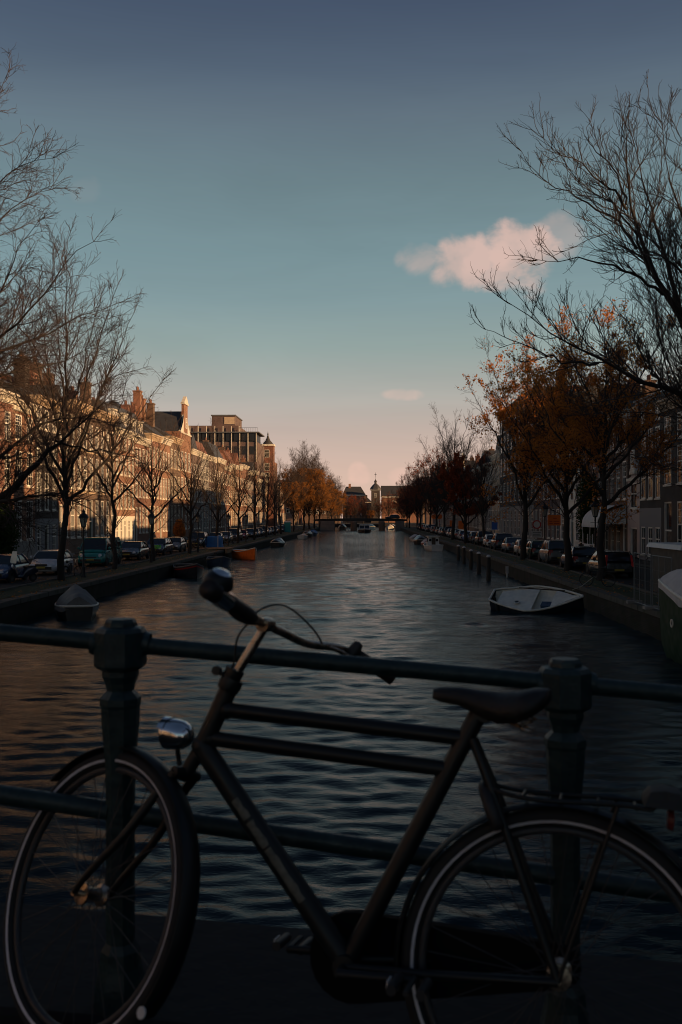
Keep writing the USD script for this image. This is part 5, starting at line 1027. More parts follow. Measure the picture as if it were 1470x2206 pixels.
def lamp_parts(t):
    p = M().lathe([(.16, 0), (.17, .12), (.12, .2), (.115, .7), (.13, .74), (.08, .82), (.062, 1.6), (.07, 1.65), (.055, 1.7), (.045, 3.1), (.075, 3.14), (.05, 3.2), (.06, 3.34), (0, 3.36)], (0, 0, 0), 12); p.tube([(-.3, 0, 3.0), (.3, 0, 3.0)], .018, 6); t.part('post', p, 'iron_black', smooth=40)
    g = M().lathe([(.13, 3.40), (.27, 3.98), (0, 3.98)], (0, 0, 0), 6); t.part('lantern_glass', g, 'lamp_glass')
    f = M()
    for k in range(6):
        a = k * math.pi / 3; f.tube([(.135 * math.cos(a), .135 * math.sin(a), 3.38), (.285 * math.cos(a), .285 * math.sin(a), 4.0)], .016, 5)
    f.lathe([(.05, 3.32), (.16, 3.36), (.14, 3.41), (0, 3.42)], (0, 0, 0), 6); t.part('lantern_frame', f, 'iron_black')
    t.part('lantern_cap', M().lathe([(.36, 3.98), (.34, 4.05), (.24, 4.2), (.1, 4.28), (.09, 4.36), (.13, 4.4), (.04, 4.5), (0, 4.6)], (0, 0, 0), 12), 'iron_black', smooth=40)
lp = None
for px, X, lab in ((180, -16.2, 'street lamp standing nearest on the left quay, before the teal van'), (326, -16.2, 'street lamp beside the bright green crate on the left quay'), (427, -16.2, 'street lamp behind the blue tarpaulin on the left quay'), (492, -16.2, 'street lamp in front of the modern block on the left quay'),
                   (530, -16.2, 'street lamp level with the red car on the left quay'), (1283, 14.6, 'large street lamp in front of the white awning on the right quay'), (1174, 14.8, 'street lamp beside the orange hanging sign'), (1046, 14.8, 'street lamp beyond the blue round sign on the right quay'), (1010, 14.8, 'street lamp behind the rust leaved tree')):
    Y = y_of(px, X)
    if lp is None: lp = Thing('street_lamp', lab, 'street lamp', (X, Y, ZS if X > 0 else ZQ), group='crown topped street lamps along the canal', mat=np.eye(3) * .87); lamp_parts(lp)
    else: copy_of(lp, 'street_lamp', lab, (X, Y, ZS if X > 0 else ZQ), scale=1.0 if X > 0 else .87)
mp = None
for k, (px, py, zt) in enumerate(((1053, 1250, 1.75), (1032, 1237, 1.7), (1015, 1226, 1.65), (1000, 1214, 1.6), (988, 1207, 1.55))):
    p = at_z(px, py, 0.0); lab = f'weathered wooden mooring post by the right quay, {ORD[k]} of five from the camera'
    if mp is None:
        mp = Thing('mooring_post', lab, 'mooring post', (p[0], p[1], 0), group='mooring posts along the right quay')
        mp.part('pile', M().lathe([(.17, -1.6), (.165, .4), (.15, 1.62), (.13, 1.68), (0, 1.7)], (0, 0, 0), 12), 'wood_post', smooth=40); mp.part('cap', M().lathe([(.165, 1.66), (.165, 1.74), (.06, 1.82), (0, 1.82)], (0, 0, 0), 12), 'sign_white', smooth=40)
    else: copy_of(mp, 'mooring_post', lab, (p[0], p[1], zt - 1.75))
t = Thing('marker_post', 'short white and red marker post in the water left of the cream sloop', 'marker post', (10.55, 75, 0)); t.part('post', M().lathe([(.06, -1), (.06, .35), (0, .35)], (0, 0, 0), 8), 'sign_white'); t.part('cap', M().box((-.1, -.05, .3), (.1, .05, .85)), 'canvas_pale')

def sign_pole(t, h, r=.035): t.part('pole', M().lathe([(r, 0), (r, h), (0, h)], (0, 0, 0), 8), 'galvanised')
Z_ = 84.0; t = Thing('closed_road_sign', 'round white road sign with a red rim over a small notice board', 'road sign', (365 / 2144 * Z_, Z_, ZS)); sign_pole(t, 3.1)
t.part('rim', M().lathe([(.37, -.03), (.37, 0), (.27, 0), (.27, -.03)], (0, -.05, 2.7), 24, (0, -1, 0)), 'sign_red', smooth=40); t.part('disc', M().lathe([(0, -.028), (.27, -.028), (.27, -.012), (0, -.012)], (0, -.05, 2.7), 24, (0, -1, 0)), 'sign_white')
t.part('notice_board', M().box((-.42, -.06, 1.6), (.42, -.02, 2.15)), 'canvas_pale')
for q in range(3): t.part('text_line', M().box((-.34, -.066, 1.72 + q * .14), (.34 - .1 * (q % 2), -.06, 1.77 + q * .14)), 'ink_dark')
Z_ = 86.0; t = Thing('hanging_sign', 'orange rectangular notice board hung high among the right trees', 'notice board', (402 / 2144 * Z_, Z_, ZS))
sign_pole(t, 3.7); t.part('board', M().box((-.56, -.1, 2.6), (.56, -.05, 3.5)), 'sign_orange')
for (a, b, z) in ((-.1, .22, 3.18), (-.42, -.16, 2.92), (-.06, .44, 2.92), (-.42, -.12, 2.74), (-.02, .44, 2.74)): t.part('text_line', M().box((a, -.105, z), (b, -.1, z + .07)), 'sign_ink')
t = Thing('road_barrier', 'low red and white striped road barrier below the orange hanging sign', 'barrier', (15.6, 85.2, ZS))
for z in (.35, .85):
    for k in range(6): t.part('panel', M().hexa([[-1.2 + k * .4, -.03, z], [-.8 + k * .4, -.03, z], [-.8 + k * .4, .03, z], [-1.2 + k * .4, .03, z]], [[-1.1 + k * .4, -.03, z + .24], [-.7 + k * .4, -.03, z + .24], [-.7 + k * .4, .03, z + .24], [-1.1 + k * .4, .03, z + .24]]), 'sign_white' if k % 2 else 'sign_red')
for x in (-1.0, 1.0): t.part('leg', M().box((x - .04, -.06, 0), (x + .04, -.031, 1.15)), 'galvanised')
t = Thing('blue_road_sign', 'blue road sign on a pole at the foot of the tall dark block', 'road sign', (275 / 2144 * 111, 111, ZS)); sign_pole(t, 2.9); t.part('plate', M().box((-.32, -.06, 1.9), (.32, -.03, 2.75)), 'sign_blue')
for k, Y in enumerate((153.0, 169.0)):
    t = Thing('orange_board', f'upright orange construction board under the rust leaved tree, {("right", "left")[k]} of the pair', 'notice board', ((203, 184)[k] / 2144 * Y, Y, ZS)); t.part('board', M().box((-.42, -.04, .9), (.42, 0, 2.7)), 'sign_orange'); t.part('leg', M().box((-.3, 0, 0), (-.22, .06, 2.4)), 'galvanised'); t.part('leg', M().box((.22, 0, 0), (.3, .06, 2.4)), 'galvanised')
for k, Y in enumerate((198.0, 214.0)):
    t = Thing('orange_road_sign', f'round orange road sign by the rust leaved tree, {("right", "left")[k]} one of two', 'road sign', ((157, 145)[k] / 2144 * Y, Y, ZS)); sign_pole(t, 3.2, .07); t.part('disc', M().lathe([(0, 0), (.52, 0), (.52, .05), (0, .05)], (0, -.15, 3.3), 20, (0, 1, 0)), 'sign_orange')
    for q in range(4): t.part('band', M().lathe([(.085, 0), (.085, .25), (.07, .25)], (0, 0, .6 + q * .55), 8), 'sign_red')
t = Thing('portable_toilet', 'teal portable toilet cabin at the far end of the left quay', 'portable toilet', (-17.0, 214, ZQ)); t.part('cabin', M().box((-.65, -.6, .1), (.65, .6, 2.25)), 'plastic_teal'); t.part('roof', M().loft([[(-.7, -.65, 2.25), (.7, -.65, 2.25), (.7, .65, 2.25), (-.7, .65, 2.25)], [(-.55, -.5, 2.5), (.55, -.5, 2.5), (.55, .5, 2.5), (-.55, .5, 2.5)]]), 'sign_white'); t.part('door', M().box((-.45, -.625, .2), (.45, -.602, 2.1)), 'plastic_teal'); t.part('skid', M().box((-.7, -.7, -.02), (.7, .7, .1)), 'plastic_black')
t = Thing('tarpaulin_crate', 'bright blue tarpaulin wrapped around a crate on the left quay edge', 'crate', (-16.75, 109.5, ZQ)); rg = np.random.default_rng(3)
R_ = [[(x * w, y * w, z) for x, y in ((-.85, -.7), (-.1, -.74), (.85, -.7), (.9, 0), (.85, .7), (0, .74), (-.85, .7), (-.9, .05))] for z, w in ((0, 1.06), (.35, 1.0), (.9, .97), (1.25, .93), (1.36, .7))]; R_ = np.array(R_) + rg.normal(0, .025, np.shape(R_)); t.part('tarpaulin', M().loft(R_), 'tarp_blue', smooth=30); t.part('strap', M().tube([(.45, -.77, .02), (.45, -.74, 1.2), (.42, -.5, 1.40), (.42, .5, 1.40), (.45, .76, 1.2), (.45, .8, .02)], .035, 6), 'sign_white')
t = Thing('landing_stage', 'sunlit wooden landing stage on the quay edge left of the orange boat', 'landing stage', (-16.2, 106.0, ZQ))
for k in range(9): t.part('plank', M().box((-1.6, -2.2 + k * .5, .10), (1.75, -1.74 + k * .5, .17)), 'wood_plank')
t.part('beam', M().box((1.4, -2.3, -.35), (1.62, 2.4, .098)), 'wood_plank'); t.part('beam', M().box((-1.3, -2.3, .0), (-1.1, 2.4, .098)), 'wood_plank')

def fence_panel(lab, y0, y1, x=10.95):
    t = Thing('wire_fence', lab, 'fence panel', (x, (y0 + y1) / 2, ZQ), group='wire fence panels at the right edge'); h = (y1 - y0) / 2; Hh = 2.05
    t.part('frame', M().tube([(0, -h, .06), (0, -h, Hh), (0, h, Hh), (0, h, .06)], .022, 6, closed=True), 'galvanised')
    for f in (-.33, .33): t.part('upright', M().tube([(0, h * f, .06), (0, h * f, Hh)], .016, 6), 'galvanised')
    w = M()
    for q in np.arange(-h + .12, h, .12): w.tube([(0, q, .08), (0, q, Hh)], .0028, 3, caps=False)
    for z in (.5, 1.0, 1.5): w.tube([(0, -h, z), (0, h, z)], .0035, 3, caps=False)
    t.part('wire_mesh', w, 'galvanised', kind='stuff')
    for s in (-h, h): t.part('foot', M().box((-.3, s - .1, -.02), (.3, s + .1, .1)), 'concrete')
fence_panel('galvanised wire fence panel on the right quay beside the black estate, far one', 38.6, 41.0); fence_panel('galvanised wire fence panel on the right quay nearest the green boat', 36.0, 38.4)
t = Thing('site_cabin', 'dark site cabin with a pale flat roof and notice boards behind the wire fence', 'cabin', (14.3, 43.5, ZS)); t.part('walls', M().box((-1.3, -2.2, .15), (1.5, 2.4, 2.0)), 'cabin_dark'); t.part('roof', M().loft([[(-1.45, -2.4, 2.0), (1.65, -2.4, 2.0), (1.65, 2.6, 2.0), (-1.45, 2.6, 2.0)], [(-1.35, -2.3, 2.2), (1.55, -2.3, 2.2), (1.55, 2.5, 2.2), (-1.35, 2.5, 2.2)]]), 'sign_white')
t.part('notice_board', M().box((-1.0, -2.26, 1.0), (-.45, -2.21, 1.55)), 'sign_white'); t.part('name_board', M().box((-.1, -2.26, 1.12), (1.45, -2.21, 1.5)), 'canvas_pale'); 
for q in range(3): t.part('text_line', M().box((-.93, -2.268, 1.1 + .13 * q), (-.52, -2.26, 1.15 + .13 * q)), 'sign_ink' if q else 'ink_dark')
t.part('text_line', M().box((.05, -2.268, 1.26), (1.3, -2.26, 1.38)), 'ink_dark'); t.part('skid', M().box((-1.3, -2.1, 0), (1.5, 2.3, .15)), 'plastic_black')

def awning():
    t = Thing('shop_awning', 'large white rounded shop awning over a pavement terrace', 'awning', (FR, 84.0, ZS)); hw = 2.9
    prof = [(0, 4.35)] + [(-2.3 * math.sin(a), 2.75 + 1.6 * math.cos(a)) for a in np.linspace(.2, math.pi / 2, 9)]
    t.part('canopy', M().loft([[(x, y_, z) for x, z in prof] + [(x * .985 + .0, y_, z - .03) for x, z in prof[::-1]] for y_ in np.linspace(-hw, hw, 7)]), 'awning_white', smooth=40)
    v = M()
    for k in range(14): a = -hw + k * 2 * hw / 14; v.loft([[(-2.31, a, 2.76), (-2.31, a + hw / 7, 2.76)], [(-2.33, a + .03, 2.48), (-2.33, a + hw / 7 - .03, 2.48)]], closed=False, caps=False)
    t.part('valance', v, 'awning_white')
    for s in (-1, 1): t.part('side_panel', M().add([[0, s * hw, 2.75]] + [[x, s * hw, z] for x, z in prof], [[0, k, k + 1] for k in range(1, len(prof))]), 'awning_white')
    for y_ in (-hw, 0, hw): t.part('pole', M().tube([(-2.25, y_, -.0), (-2.25, y_, 2.78)], .03, 6), 'sign_white')
    return t
awning()
t = Thing('terrace_screen', 'low white canvas terrace screen under the shop awning', 'screen', (18.75, 84.0, ZS))
for k in range(3): t.part('canvas_panel', M().box((-.03, -2.7 + k * 1.85, .12), (.03, -1.0 + k * 1.85, 1.05)), 'awning_white')
for k in range(4): t.part('upright', M().box((-.04, -2.82 + k * 1.85, 0), (.04, -2.74 + k * 1.85, 1.9)), 'sign_white')
def terrace_chair(lab, x, y, rz, first=[None]):
    if first[0]: return copy_of(first[0], 'terrace_chair', lab, (x, y, ZS + .1), rz)
    t = first[0] = Thing('terrace_chair', lab, 'chair', (x, y, ZS + .1), rz, group='terrace chairs under the awning')
    t.part('seat', M().box((-.22, -.22, .43), (.22, .22, .47)), 'wood_dark'); t.part('backrest', M().box((.19, -.22, .55), (.23, .22, .92)), 'wood_dark')
    for a in (-.2, .2):
        for b in (-.2, .2): t.part('leg', M().tube([(a, b, 0), (a, b, .92 if a > 0 else .43)], .018, 5), 'iron_black')
terrace_chair('dark terrace chair nearest the camera before the canvas screen', 18.2, 81.9, .3); terrace_chair('dark terrace chair in the middle before the canvas screen', 18.2, 83.4, 2.6); terrace_chair('dark terrace chair farthest back before the canvas screen', 18.2, 85.0, 1.2)

# ------------------------------------------------------------------ parked bicycles and the scooter
def small_bike(t, crate=None):
    W = [(-.53, 0, .345), (.55, 0, .345)]
    for c in W:
        w = t.part('wheel', M().tube([(c[0] + .33 * math.cos(a), 0, c[2] + .33 * math.sin(a)) for a in np.linspace(0, 2 * math.pi, 28)[:-1]], .02, 6, closed=True), 'tyre_rubber', smooth=True)
        s = M()
        for k in range(10): a = k * math.pi / 5; s.tube([(c[0], .02 * (-1) ** k, c[2]), (c[0] + .32 * math.cos(a), 0, c[2] + .32 * math.sin(a))], .003, 3, caps=False)
        t.part('spokes', s, 'rim_steel', under=w); t.part('rim', M().tube([(c[0] + .305 * math.cos(a), 0, c[2] + .305 * math.sin(a)) for a in np.linspace(0, 2 * math.pi, 28)[:-1]], .009, 5, closed=True), 'rim_steel', under=w, smooth=True)
    f = M(); bb, st, ht, hb = (-.1, 0, .3), (-.28, 0, .82), (.36, 0, .88), (.42, 0, .62)
    for a, b, r_ in ((bb, st, .018), (bb, hb, .02), (st, ht, .016), (ht, hb, .02), (hb, W[1], .014), (W[0], bb, .012), (W[0], (-.25, 0, .74), .012), ((-.25, 0, .74), (.38, 0, .75), .014)): f.tube([a, b], r_, 6)
    t.part('frame', f, 'bike_black'); t.part('handlebar', M().tube([(.22, -.28, 1.07), (.36, -.24, 1.1), (.4, 0, 1.06), (.36, .24, 1.1), (.22, .28, 1.07)], .014, 6), 'chrome_worn', smooth=True); t.part('stem', M().tube([ht, (.39, 0, 1.07)], .014, 6), 'chrome_worn')
    t.part('saddle', M().lathe([(0, -.14), (.03, -.13), (.05, 0), (.09, .1), (.07, .14), (0, .15)], (-.32, 0, .95), 10, (-1, 0, .05)), 'saddle_leather', smooth=40); t.part('fender', M().tube([(-.53 + .37 * math.cos(a), 0, .345 + .37 * math.sin(a)) for a in np.linspace(.5, 3.0, 14)], .022, 5), 'bike_black'); t.part('rack', M().box((-.9, -.07, .74), (-.4, .07, .76)), 'iron_black')
    if crate:
        c = M(); x0, x1, y_, z0, z1 = .38, .8, .2, .82, 1.1
        c.box((x0, -y_, z0), (x1, y_, z0 + .02))
        for k in range(3):
            z = z0 + .05 + k * .09
            c.box((x0, -y_ - .012, z), (x1, -y_, z + .06)); c.box((x0, y_, z), (x1, y_ + .012, z + .06)); c.box((x0 - .012, -y_, z), (x0, y_, z + .06)); c.box((x1, -y_, z), (x1 + .012, y_, z + .06))
        t.part('crate', c, crate)
GB = 'bicycles parked along the quays'
fb = Thing('parked_bicycle', 'dark bicycle leaning in front of the teal van, left of a pair', 'bicycle', (-16.9, 56.6, ZQ), 1.2, group=GB); small_bike(fb)
gb = Thing('parked_bicycle', 'bicycle carrying a bright green crate on the left quay', 'bicycle', (*at_z(333, 1203, ZQ)[:2], ZQ), -.9, group=GB); small_bike(gb, 'crate_green')
BL = [(195, 1222, 1.9, 'dark bicycle in front of the teal van, second of the group'), (215, 1220, 1.0, 'dark bicycle at the right end of the group before the teal van'), (268, 1208, 2.3, 'dark bicycle leaning beside the black saloon'), (290, 1206, .9, 'dark bicycle just left of the bright green crate'),
      (350, 1196, 1.3, 'dark bicycle just right of the bright green crate'), (415, 1186, 2.0, 'dark bicycle parked before the tall black off road car'), (430, 1182, 1.1, 'dark bicycle directly left of the blue tarpaulin'), (503, 1172, 1.6, 'dark bicycle at the quay edge just past the blue tarpaulin'), (560, 1156, 1.2, 'dark bicycle nearest in the far left bicycle line'), (570, 1154, 1.9, 'dark bicycle second in the far left bicycle line'), (582, 1151, 1.0, 'dark bicycle third in the far left bicycle line'), (594, 1149, 1.5, 'dark bicycle fourth in the far left bicycle line'), (606, 1147, 2.0, 'dark bicycle last in the far left bicycle line'),
      (1288, 1262, 2.75, 'pale rimmed bicycle lying against the black estate with red tail lights'), (1272, 1228, 1.0, 'bicycle standing between the two nearest cars on the right quay'), (1385, 1222, .4, 'bicycle parked beside the site cabin behind the wire fence')]
for px, py, rz, lab in BL:
    p = at_z(px, py, ZQ + (.1 if px > 800 else .05)); copy_of(fb, 'parked_bicycle', lab, (p[0], p[1], ZQ + .05), rz)
t = Thing('motor_scooter', 'motor scooter with a tall pale windscreen in front of the silver hatchback', 'scooter', (*at_z(48, 1254, ZS)[:2], ZS), -2.3)
for x in (-.6, .62): w = t.part('wheel', M().lathe([(.12, -.05), (.2, -.055), (.235, 0), (.2, .055), (.12, .05)], (x, 0, .235), 16, (0, 1, 0)), 'tyre_rubber', smooth=40); t.part('rim', M().lathe([(0, -.03), (.13, -.04), (.13, .04), (0, .03)], (x, 0, .235), 12, (0, 1, 0)), 'rim_steel', under=w)
t.part('body', M().loft([[(x, y_ * w, z0 + (z1 - z0) * q) for y_, q in ((-.8, 0), (-1, .5), (-.7, 1), (.7, 1), (1, .5), (.8, 0))] for x, w, z0, z1 in ((-.85, .08, .5, .66), (-.6, .17, .4, .74), (-.2, .18, .28, .74), (.05, .16, .22, .36), (.3, .17, .22, .36), (.42, .2, .25, .8), (.5, .16, .4, .98), (.56, .06, .5, 1.0))]), 'car_paint_navy', smooth=40)
t.part('seat', M().loft([[(x, y_ * w, z + h_ * q) for y_, q in ((-1, 0), (-.9, 1), (.9, 1), (1, 0))] for x, w, z, h_ in ((-.75, .1, .74, .06), (-.5, .15, .74, .1), (-.1, .12, .74, .07))]), 'saddle_leather', smooth=40); t.part('handlebar', M().tube([(.38, -.34, 1.02), (.46, -.12, 1.04), (.46, .12, 1.04), (.38, .34, 1.02)], .02, 6), 'plastic_black', smooth=True)
t.part('windscreen', M().loft([[(.52 - .10 * q, y_ * (1 - .25 * q ** 2), .98 + .62 * q) for y_ in np.linspace(-.32, .32, 7)] for q in np.linspace(0, 1, 5)], closed=False, caps=False), 'lamp_glass', smooth=True); t.part('headlight', M().lathe([(0, 0), (.08, 0), (.09, -.05), (0, -.06)], (.58, 0, .85), 12, (1, 0, .1)), 'head_lamp', smooth=40)

# ------------------------------------------------------------------ the near bridge: deck, kerb, railing
DR = 2.47
def deck_z(x): return EYE[2] - 1.30 - .080 * 3.2 * math.tanh(x / 3.2)
xs = np.linspace(-18, 14, 65)
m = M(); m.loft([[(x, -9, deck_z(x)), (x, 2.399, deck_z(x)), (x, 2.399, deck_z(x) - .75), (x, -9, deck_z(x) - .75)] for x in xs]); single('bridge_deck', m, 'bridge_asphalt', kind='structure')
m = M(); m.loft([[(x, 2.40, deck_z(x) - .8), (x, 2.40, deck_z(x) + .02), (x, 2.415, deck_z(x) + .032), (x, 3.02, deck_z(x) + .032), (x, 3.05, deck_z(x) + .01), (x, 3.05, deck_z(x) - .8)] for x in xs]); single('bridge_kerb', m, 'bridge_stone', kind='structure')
ra, rb = at_y(0, 1363, DR), at_y(1470, 1496, DR); la, lb_ = at_y(0, 1712, DR), at_y(850, 1836, DR)
def on(a, b, x): f = (x - a[0]) / (b[0] - a[0]); return a + (b - a) * f
px0, px1 = at_y(260, 1385, DR)[0], at_y(1218, 1475, DR)[0]; sp = px1 - px0
t = Thing('bridge_railing', 'dark green cast iron bridge railing with two ornate posts across the foreground', 'railing', (px0, DR, deck_z(px0) + .032))
pxs = [px0 - 2 * sp, px0 - sp, px0, px1, px1 + sp]
for q, (a, b, r_, nm_) in enumerate(((ra, rb, .0215, 'top_rail'), (la, lb_, .024, 'lower_rail'))):
    for x0, x1 in zip(pxs[:-1], pxs[1:]):
        g = .05 if q == 0 else .03; P = [on(a, b, x) for x in np.linspace(x0 + g, x1 - g, 9)]; t.part(nm_, M().tube(P, r_, 14), 'rail_green', smooth=40, world=True)
for x in pxs:
    c = on(ra, rb, x); zb = deck_z(x) + .032 - c[2]
    o = M(); o.lathe([(.0, .062), (.034, .062), (.040, .054), (.042, .044), (.058, .040), (.0655, .030), (.0655, -.052), (.058, -.060), (.046, -.066), (.046, -.080), (.038, -.098), (.034, -.116), (.044, -.126), (.0515, -.134), (.0515, -.150), (.0485, -.158), (.047, -.20), (.038, -.30), (.036, -.40), (.036, zb + .16), (.048, zb + .14), (.052, zb + .1), (.062, zb + .06), (.066, zb), (0, zb)][::-1], c, 8, phase=math.pi / 8)
    p = t.part('post', o, 'rail_green', world=True)
    t.part('collar', M().lathe([(.027, -.012), (.03, 0), (.027, .012)], c + (.062, 0, 0), 14, (1, 0, -.09)), 'rail_green', under=p, world=True, smooth=40); t.part('collar', M().lathe([(.027, -.012), (.03, 0), (.027, .012)], c - (.062, 0, 0), 14, (1, 0, -.09)), 'rail_green', under=p, world=True, smooth=40)

# ------------------------------------------------------------------ the bicycle leaning on the railing
RH, FH = at_y(1205, 2098, 2.10), at_y(198, 1927, 2.345)
e1 = unit(FH - RH); e2 = np.array([0, math.sin(math.radians(9)), math.cos(math.radians(9))]); e2 = unit(e2 - e1 * (e1 @ e2)); nn = np.cross(e1, e2)      # nn points away from the camera
def bp(px, py, off=0.0):
    d = ray(px, py); k = ((RH - EYE) @ nn) / (d @ nn); return EYE + d * k + nn * off
bk = Thing('bicycle', 'black city bicycle leaning on the bridge railing with a chrome headlamp', 'bicycle', (*(RH - e2 * .345)[:2], (RH - e2 * .345)[2]))
def bpart(name, m, mat, **kw): return bk.part(name, m, mat, world=True, **kw)
def seg(a, b, r_, n_=12): return M().tube(np.linspace(a, b, 3), r_, n_)
HT, CR, BB, ST = bp(494, 1482), bp(388, 1692), bp(748, 2076), bp(1030, 1545)
ax = unit(HT - CR)
fr = M(); fr.tube(np.linspace(bp(496, 1476), bp(436, 1610), 3), .0225, 14); fr.tube(np.linspace(bp(488, 1530), bp(1000, 1590), 3), .0185, 12); fr.tube(np.linspace(bp(452, 1591), bp(966, 1657), 3), .0185, 12); fr.tube(np.linspace(bp(436, 1608), BB, 3), .0255, 14); fr.tube(np.linspace(bp(1034, 1532), BB, 3), .0205, 14)
for s in (-1, 1):
    fr.tube([bp(1020, 1592, s * .018), bp(1075, 1730, s * .045), RH + nn * s * .062], .0095, 10); fr.tube([BB + nn * s * .03, BB * .6 + RH * .4 + nn * s * .055, RH + nn * s * .062], .010, 10)
fr.lathe([(0, -.036), (.025, -.036), (.025, .036), (0, .036)], BB, 14, nn)
for c, r_ in ((bp(489, 1530), .023), (bp(452, 1591), .023), (bp(436, 1608), .027), (bp(1000, 1590), .0205), (bp(966, 1657), .0205)): fr.lathe([(0, -r_), (r_ * .7, -r_ * .72), (r_, 0), (r_ * .7, r_ * .72), (0, r_)], c, 12)
bpart('frame', fr, 'bike_black', smooth=50)
hs = M(); hs.lathe([(.0, -.018), (.026, -.016), (.029, 0), (.026, .016), (.0, .018)], bp(496, 1474), 14, ax); hs.lathe([(.0, -.012), (.023, -.012), (.024, .012), (.0, .014)], bp(503, 1452), 10, ax); hs.tube([bp(503, 1455), bp(482, 1452, -.01), bp(472, 1444, -.012)], .006, 6); hs.lathe([(0, -.008), (.011, -.008), (.011, .008), (0, .008)], bp(472, 1445, -.014), 10, nn); bpart('headset', hs, 'bike_black', smooth=50)
S = bp(573, 1346); bpart('stem', seg(bp(503, 1462), S, .0118, 14), 'chrome_worn', smooth=50); bpart('stem_clamp', M().lathe([(0, -.022), (.017, -.02), (.0185, 0), (.017, .02), (0, .022)], S, 14, (.4, .9, -.1)), 'chrome_worn', smooth=50)
DS = S[1]
def curve(P, n_=30):
    P = np.asarray(P, float); s = np.r_[0, np.cumsum(np.linalg.norm(np.diff(P, axis=0), axis=1))]
    from scipy.interpolate import CubicSpline
    return CubicSpline(s, P)(np.linspace(0, s[-1], n_))
hb = curve([at_y(452, 1272, DS - .46), at_y(500, 1303, DS - .30), at_y(545, 1331, DS - .10), S, at_y(618, 1367, DS + .06), at_y(668, 1388, DS + .13), at_y(730, 1396, DS + .2), at_y(762, 1409, DS + .245), at_y(800, 1432, DS + .28), at_y(843, 1462, DS + .30)], 48)
bpart('handlebar', M().tube(hb, .0108, 12), 'chrome_worn', smooth=True)
bpart('grip', M().tube(curve([at_y(449, 1270, DS - .47), at_y(490, 1297, DS - .335), at_y(540, 1330, DS - .125)], 12), [.019, .0195, .0185, .0185, .0185, .018, .018, .018, .018, .0185, .0185, .017], 14), 'grip_rubber', smooth=True); bpart('grip_ring', M().tube([at_y(461, 1278, DS - .43), at_y(487, 1295, DS - .345)], .0205, 14), 'chrome', smooth=40)
bpart('grip', M().tube(curve([at_y(770, 1412, DS + .25), at_y(806, 1436, DS + .285), at_y(846, 1464, DS + .305)], 10), .0165, 14), 'grip_rubber', smooth=True)
bl = M().lathe([(.0, -.03), (.02, -.03), (.022, -.008), (.030, -.004), (.031, .004), (.026, .018), (.014, .027), (0, .029)], at_y(470, 1258, DS - .40), 18, (.35, -.2, .9)); bpart('bell', bl, 'bike_black', smooth=40); bpart('bell_cap', M().lathe([(.019, .0242), (.0135, .0285), (0, .031)], at_y(470, 1257.5, DS - .40), 18, (.35, -.2, .9)), 'chrome', smooth=True)
bpart('brake_lever', M().tube(curve([at_y(690, 1390, DS + .15), at_y(735, 1405, DS + .19), at_y(775, 1432, DS + .22)], 8), .006, 8), 'chrome_worn', smooth=True); bpart('brake_lever', M().tube(curve([at_y(552, 1342, DS - .06), at_y(525, 1338, DS - .14), at_y(497, 1318, DS - .24)], 8), .006, 8), 'bike_black', smooth=True)
bpart('shifter', M().lathe([(0, -.02), (.014, -.018), (.017, 0), (.012, .02), (0, .024)], at_y(765, 1400, DS + .22), 12, (.5, .2, .8)), 'plastic_black', smooth=40)
bpart('brake_cable', M().tube(curve([at_y(541, 1334, DS - .08), at_y(566, 1311, DS - .02), at_y(604, 1303, DS + .03), at_y(650, 1330, DS + .09), at_y(680, 1362, DS + .12), at_y(694, 1387, DS + .14)], 30), .0026, 6), 'plastic_black', smooth=True); bpart('brake_cable', M().tube(curve([at_y(541, 1338, DS - .09), at_y(520, 1360, DS - .06), at_y(508, 1392, DS - .03), at_y(505, 1425, DS - .02), bp(495, 1452, -.02)], 20), .0026, 6), 'plastic_black', smooth=True)

STEER = math.radians(-29.5); RS = about(ax, STEER); fn = RS @ nn; ff = RS @ e1
def wheel(H, n_, u, v, name_label=None):
    """tyre, rim, spokes and hub of a wheel in the plane of u and v"""
    ring = lambda r_, o=0.0, k=72: np.array([H + n_ * o + r_ * (math.cos(a) * u + math.sin(a) * v) for a in np.linspace(0, 2 * math.pi, k, endpoint=False)])
    p = numbered(bk.path, 'wheel'); UsdGeom.Xform.Define(stage, p)
    bpart('tyre', M().tube(ring(.3175), .0185, 12, closed=True), 'tyre_rubber', smooth=True, under=p); bpart('rim', M().tube(ring(.2905), .0095, 8, closed=True), 'rim_steel', smooth=True, under=p)
    for s in (-1, 1):
        r0, r1 = ring(.3065, s * .0168), ring(.3125, s * .0192); V = np.vstack([r0, r1]); k = len(r0); i = np.arange(k); j = (i + 1) % k; bpart('reflective_band', M().add(V, np.stack([i, j, k + j, k + i], 1)), 'reflective_band', under=p)
    for k in range(32):
        a = 2 * math.pi * k / 32; s = (-1) ** k; b = a + (.9 if (k // 2) % 2 else -.9); h = H + n_ * s * .028 + .022 * (math.cos(b) * u + math.sin(b) * v); bpart('spoke', M().tube([h, H + n_ * s * .003 + 0.288 * (math.cos(a) * u + math.sin(a) * v)], .0011, 4, caps=False), 'rim_steel', under=p)
    bpart('hub', M().lathe([(0, -.055), (.008, -.055), (.008, -.034), (.026, -.032), (.026, -.025), (.016, -.02), (.016, .02), (.026, .025), (.026, .032), (.008, .034), (.008, .055), (0, .055)], H, 16, n_), 'chrome_worn', smooth=40, under=p)
